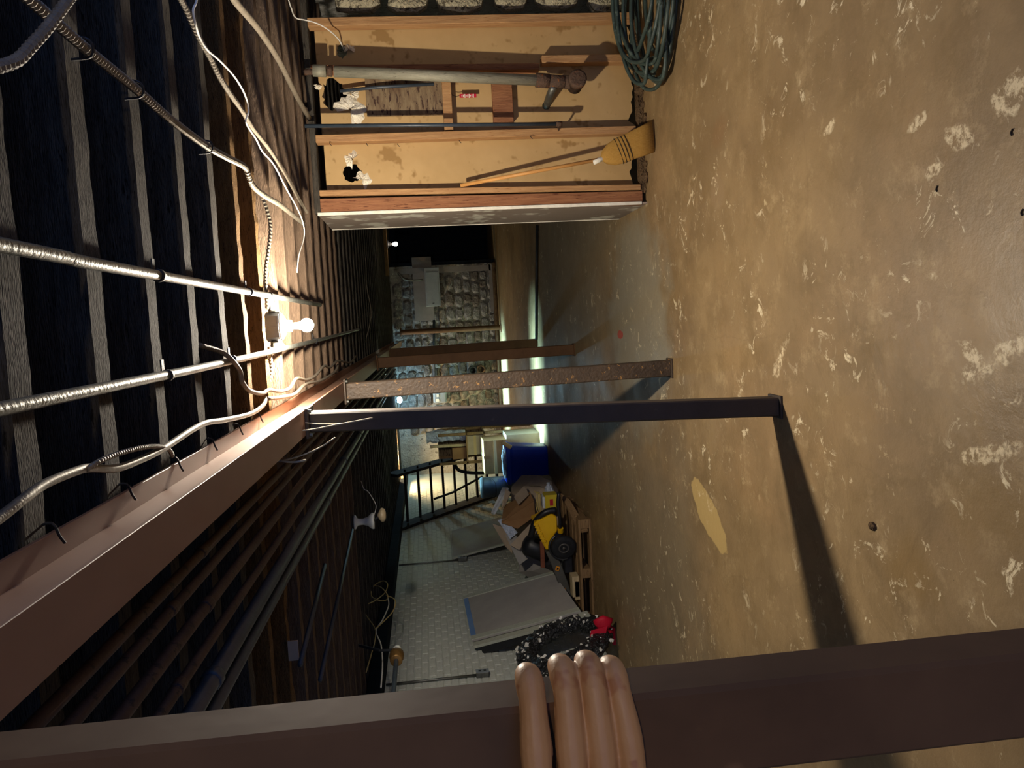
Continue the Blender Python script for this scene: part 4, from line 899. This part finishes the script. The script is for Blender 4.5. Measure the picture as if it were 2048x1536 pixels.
strip_on(.0, .95, .0, .05, .004, m_btape, 'blue_tape', .021)
strip_on(1.0, 1.1, .97, 1.05, .1, m_greyframe, 'frame_foot', -.09)
bm = B(); q0, q1 = lerp2(1.06, .05), lerp2(1.05, .95); slab(bm, [q0 - nn * .12, q0 - nn * .02, q1 - nn * .02, q1 - nn * .12], .02); tag(obj('dark_backing', bm, m_blackp, None), 'dark thin sheet slipped behind the framed board', 'sheet')
# supports: strips under the board down to the floor
# wall outlets
for i, (x, y, xt, yt) in enumerate([(965, 1350, 770, 1371), (925, 1120, 788, 1132)]):
    p = W(x, y, X=-3.33); c = W(xt, yt, X=-3.33)
    t = thing('outlet_box', ['steel outlet box with shiny conduit on the near brick wall', 'small outlet box with conduit beside the leaning grey panel'][i], 'outlet', p)
    mk('box_body', t, m_galv, box, (-3.345, p.y - .035, p.z - .06), (-3.29, p.y + .035, p.z + .06), bevel=.006)
    f_ = mk('cover_plate', t, m_panel, box, (-3.29, p.y - .037, p.z - .062), (-3.286, p.y + .037, p.z + .062)); mk('socket', f_, m_blackp, box, (-3.286, p.y - .012, p.z + .012), (-3.284, p.y + .012, p.z + .036)); mk('socket', f_, m_blackp, box, (-3.286, p.y - .012, p.z - .036), (-3.284, p.y + .012, p.z - .012))
    mk('conduit', t, m_galv, tube, [(-3.325, p.y, p.z + .05), (-3.325, p.y + (c.y - p.y) * .5, (p.z + c.z) / 2), (-3.325, c.y, 2.16)], .012, 10, 1, smooth=True)
# big tinsel wreath with red bow
c = Vector((-3.06, 6.86, .49)); u = Vector((.0, 1, 0)); v = Vector((-.30, 0, .95)).normalized(); nrm = u.cross(v).normalized()
if nrm.x < 0: nrm = -nrm
t = thing('tinsel_wreath', 'big shiny black ring wreath with silver flecks leaning on the wall', 'wreath', (-3.0, 6.95, 0))
rn = random.Random(12); bm = B(); RM, rm = .37, .102; NU, NV = 72, 18; V = []
for i in range(NU):
    a = 2 * math.pi * i / NU; rowv = []
    for k in range(NV):
        b_ = 2 * math.pi * k / NV; rr = rm * rn.uniform(.82, 1.14)
        d = u * math.cos(a) + v * math.sin(a); p = c + d * (RM + rr * math.cos(b_)) + nrm * (rr * .8 * math.sin(b_) + .02)
        p.x = max(p.x, -3.335); p.z = max(p.z, .004); rowv.append(bm.verts.new(p))
    V.append(rowv)
for i in range(NU):
    for k in range(NV): bm.faces.new((V[i][k], V[(i + 1) % NU][k], V[(i + 1) % NU][(k + 1) % NV], V[i][(k + 1) % NV]))
obj('tinsel_ring', bm, m_wreath, t)
for k in range(110):
    a = rn.uniform(0, 6.283); b_ = rn.uniform(-.3, 2.6); rr = rm * 1.08; d = u * math.cos(a) + v * math.sin(a)
    p = c + d * (RM + rr * math.cos(b_)) + nrm * (rr * .8 * math.sin(b_) + .02); p.z = max(p.z, .02)
    s_ = rn.uniform(.01, .026) if k % 9 else .045; bm = B(); cbox(bm, p, (s_ * .5, s_ * rn.uniform(.3, 1), s_), (rn.uniform(0, 3), rn.uniform(0, 3), rn.uniform(0, 3))); obj('foil_fleck', bm, m_fleck, t)
t2 = thing('red_bow', 'red satin bow at the foot of the black wreath', 'bow', W(1225, 1262, z=0))
bq = W(1212, 1266, Y=6.62)
for dx, s1 in ((-.07, .085), (.05, .08)):
    bm = B(); bmesh.ops.create_icosphere(bm, subdivisions=2, radius=1)
    for vv in bm.verts: vv.co = Vector((bq.x + dx + vv.co.x * s1, bq.y + .1 + vv.co.y * .05 + .02 * math.sin(vv.co.x * 6), max(.004, bq.z - .0 + vv.co.z * .085 * (1 + .3 * math.sin(vv.co.x * 5)))))
    obj('bow_loop', bm, m_red, t2, True)
bm = B(); slab(bm, [W(1178, 1288, Y=6.66), W(1182, 1262, Y=6.66), W(1215, 1252, Y=6.64), W(1210, 1275, Y=6.64)], .01); obj('ribbon_tail', bm, m_red, t2)
bm = B(); slab(bm, [W(1218, 1250, Y=6.8), W(1230, 1256, Y=6.8), W(1232, 1290, Y=6.74), W(1226, 1290, Y=6.74)], .008); obj('ribbon_tail', bm, m_red, t2)

# ================================================================== THE HAND ON THE NEAR POST
def hand():
    bm = B()
    def chain(pts, rad, sq=1.0):
        P = smooth_pts(pts, 6); N = len(P); Rr = []
        for i in range(N):
            f = i / (N - 1) * (len(rad) - 1); k = min(int(f), len(rad) - 2); Rr.append(rad[k] + (rad[k + 1] - rad[k]) * (f - k))
        rings = []; upv = Vector((0, 0, 1))
        for i in range(N):
            tt = (P[min(i + 1, N - 1)] - P[max(i - 1, 0)]).normalized(); uu = (upv - tt * upv.dot(tt)).normalized(); vv = tt.cross(uu)
            rings.append([bm.verts.new(P[i] + uu * Rr[i] * math.cos(2 * math.pi * k / 14) + vv * Rr[i] * sq * math.sin(2 * math.pi * k / 14)) for k in range(14)])
        for d in (.45, .75, .95):   # round tip
            tt = (P[-1] - P[-2]).normalized(); uu = (upv - tt * upv.dot(tt)).normalized(); vv = tt.cross(uu); r_ = Rr[-1] * math.sqrt(max(0.0, 1 - d * d))
            rings.append([bm.verts.new(P[-1] + tt * Rr[-1] * d + uu * r_ * math.cos(2 * math.pi * k / 14) + vv * r_ * sq * math.sin(2 * math.pi * k / 14)) for k in range(14)])
        for a, b in zip(rings, rings[1:]):
            for k in range(14): bm.faces.new((a[k], a[(k + 1) % 14], b[(k + 1) % 14], b[k]))
        bm.faces.new(rings[0][::-1]); bm.faces.new(rings[-1])
    F = [(1.5358, 1.5345, -.2915, .0113), (1.5085, 1.5075, -.2865, .011), (1.4835, 1.4855, -.2855, .0108), (1.459, 1.4655, -.291, .0099)]
    for zb, zt, xt, r in F:
        chain([(-.415, .548, zb + (zb - 1.5) * .05), (-.385, .546, zb), (-.350, .553, zb * .7 + zt * .3), (-.322, .561, zb * .4 + zt * .6), (xt - .006, .571, zt), (xt + .004, .590, zt), (xt + .001, .607, zt)], [r * q for q in (1.2, 1.13, 1.04, .97, .96, 1.05, 1.12, 1.07, .97, .96, 1.04, 1.0, .95, .86)])
    # palm, wrist, forearm: one broad loft
    chain([(-.372, .550, 1.498), (-.405, .546, 1.497), (-.44, .54, 1.494), (-.472, .528, 1.488), (-.49, .50, 1.474), (-.49, .40, 1.42), (-.47, .18, 1.29)], [.028, .044, .044, .039, .031, .036, .044], .42)
    chain([(-.44, .535, 1.49), (-.47, .44, 1.445), (-.47, .2, 1.30)], [.02, .026, .034], 1.0)
    # thumb round the far left side of the post
    chain([(-.45, .54, 1.515), (-.425, .57, 1.538), (-.402, .605, 1.548), (-.396, .632, 1.55)], [.017, .0135, .0115, .0098])
    bmesh.ops.recalc_face_normals(bm, faces=bm.faces[:])
    me = bpy.data.meshes.new('tmp'); bm.to_mesh(me); bm.free(); ob = bpy.data.objects.new('tmp', me); COL.objects.link(ob)
    rm_ = ob.modifiers.new('r', 'REMESH'); rm_.mode = 'VOXEL'; rm_.voxel_size = .0013
    sm = ob.modifiers.new('s', 'SMOOTH'); sm.iterations = 4; sm.factor = .5
    dg = bpy.context.evaluated_depsgraph_get(); m2 = bpy.data.meshes.new_from_object(ob.evaluated_get(dg)); bpy.data.objects.remove(ob)
    b2 = B(); b2.from_mesh(m2); bpy.data.meshes.remove(m2)
    o = tag(obj('person', b2, m_skin, None, True), "person's left hand gripping the near post, four fingers wrapped around its edge", 'person')
    for (zb, zt, xt, r) in F:
        bmn = B(); bmesh.ops.create_uvsphere(bmn, u_segments=12, v_segments=8, radius=1)
        Mx = Matrix.Translation((xt + .0035, .590, zt)) @ Matrix.Rotation(math.radians(72), 4, 'Z')
        for v_ in bmn.verts: v_.co = Mx @ Vector((v_.co.x * .0065, v_.co.y * .0012 - r * .80, v_.co.z * .0055))
        obj('finger_nail', bmn, m_nail, o, True)
hand()
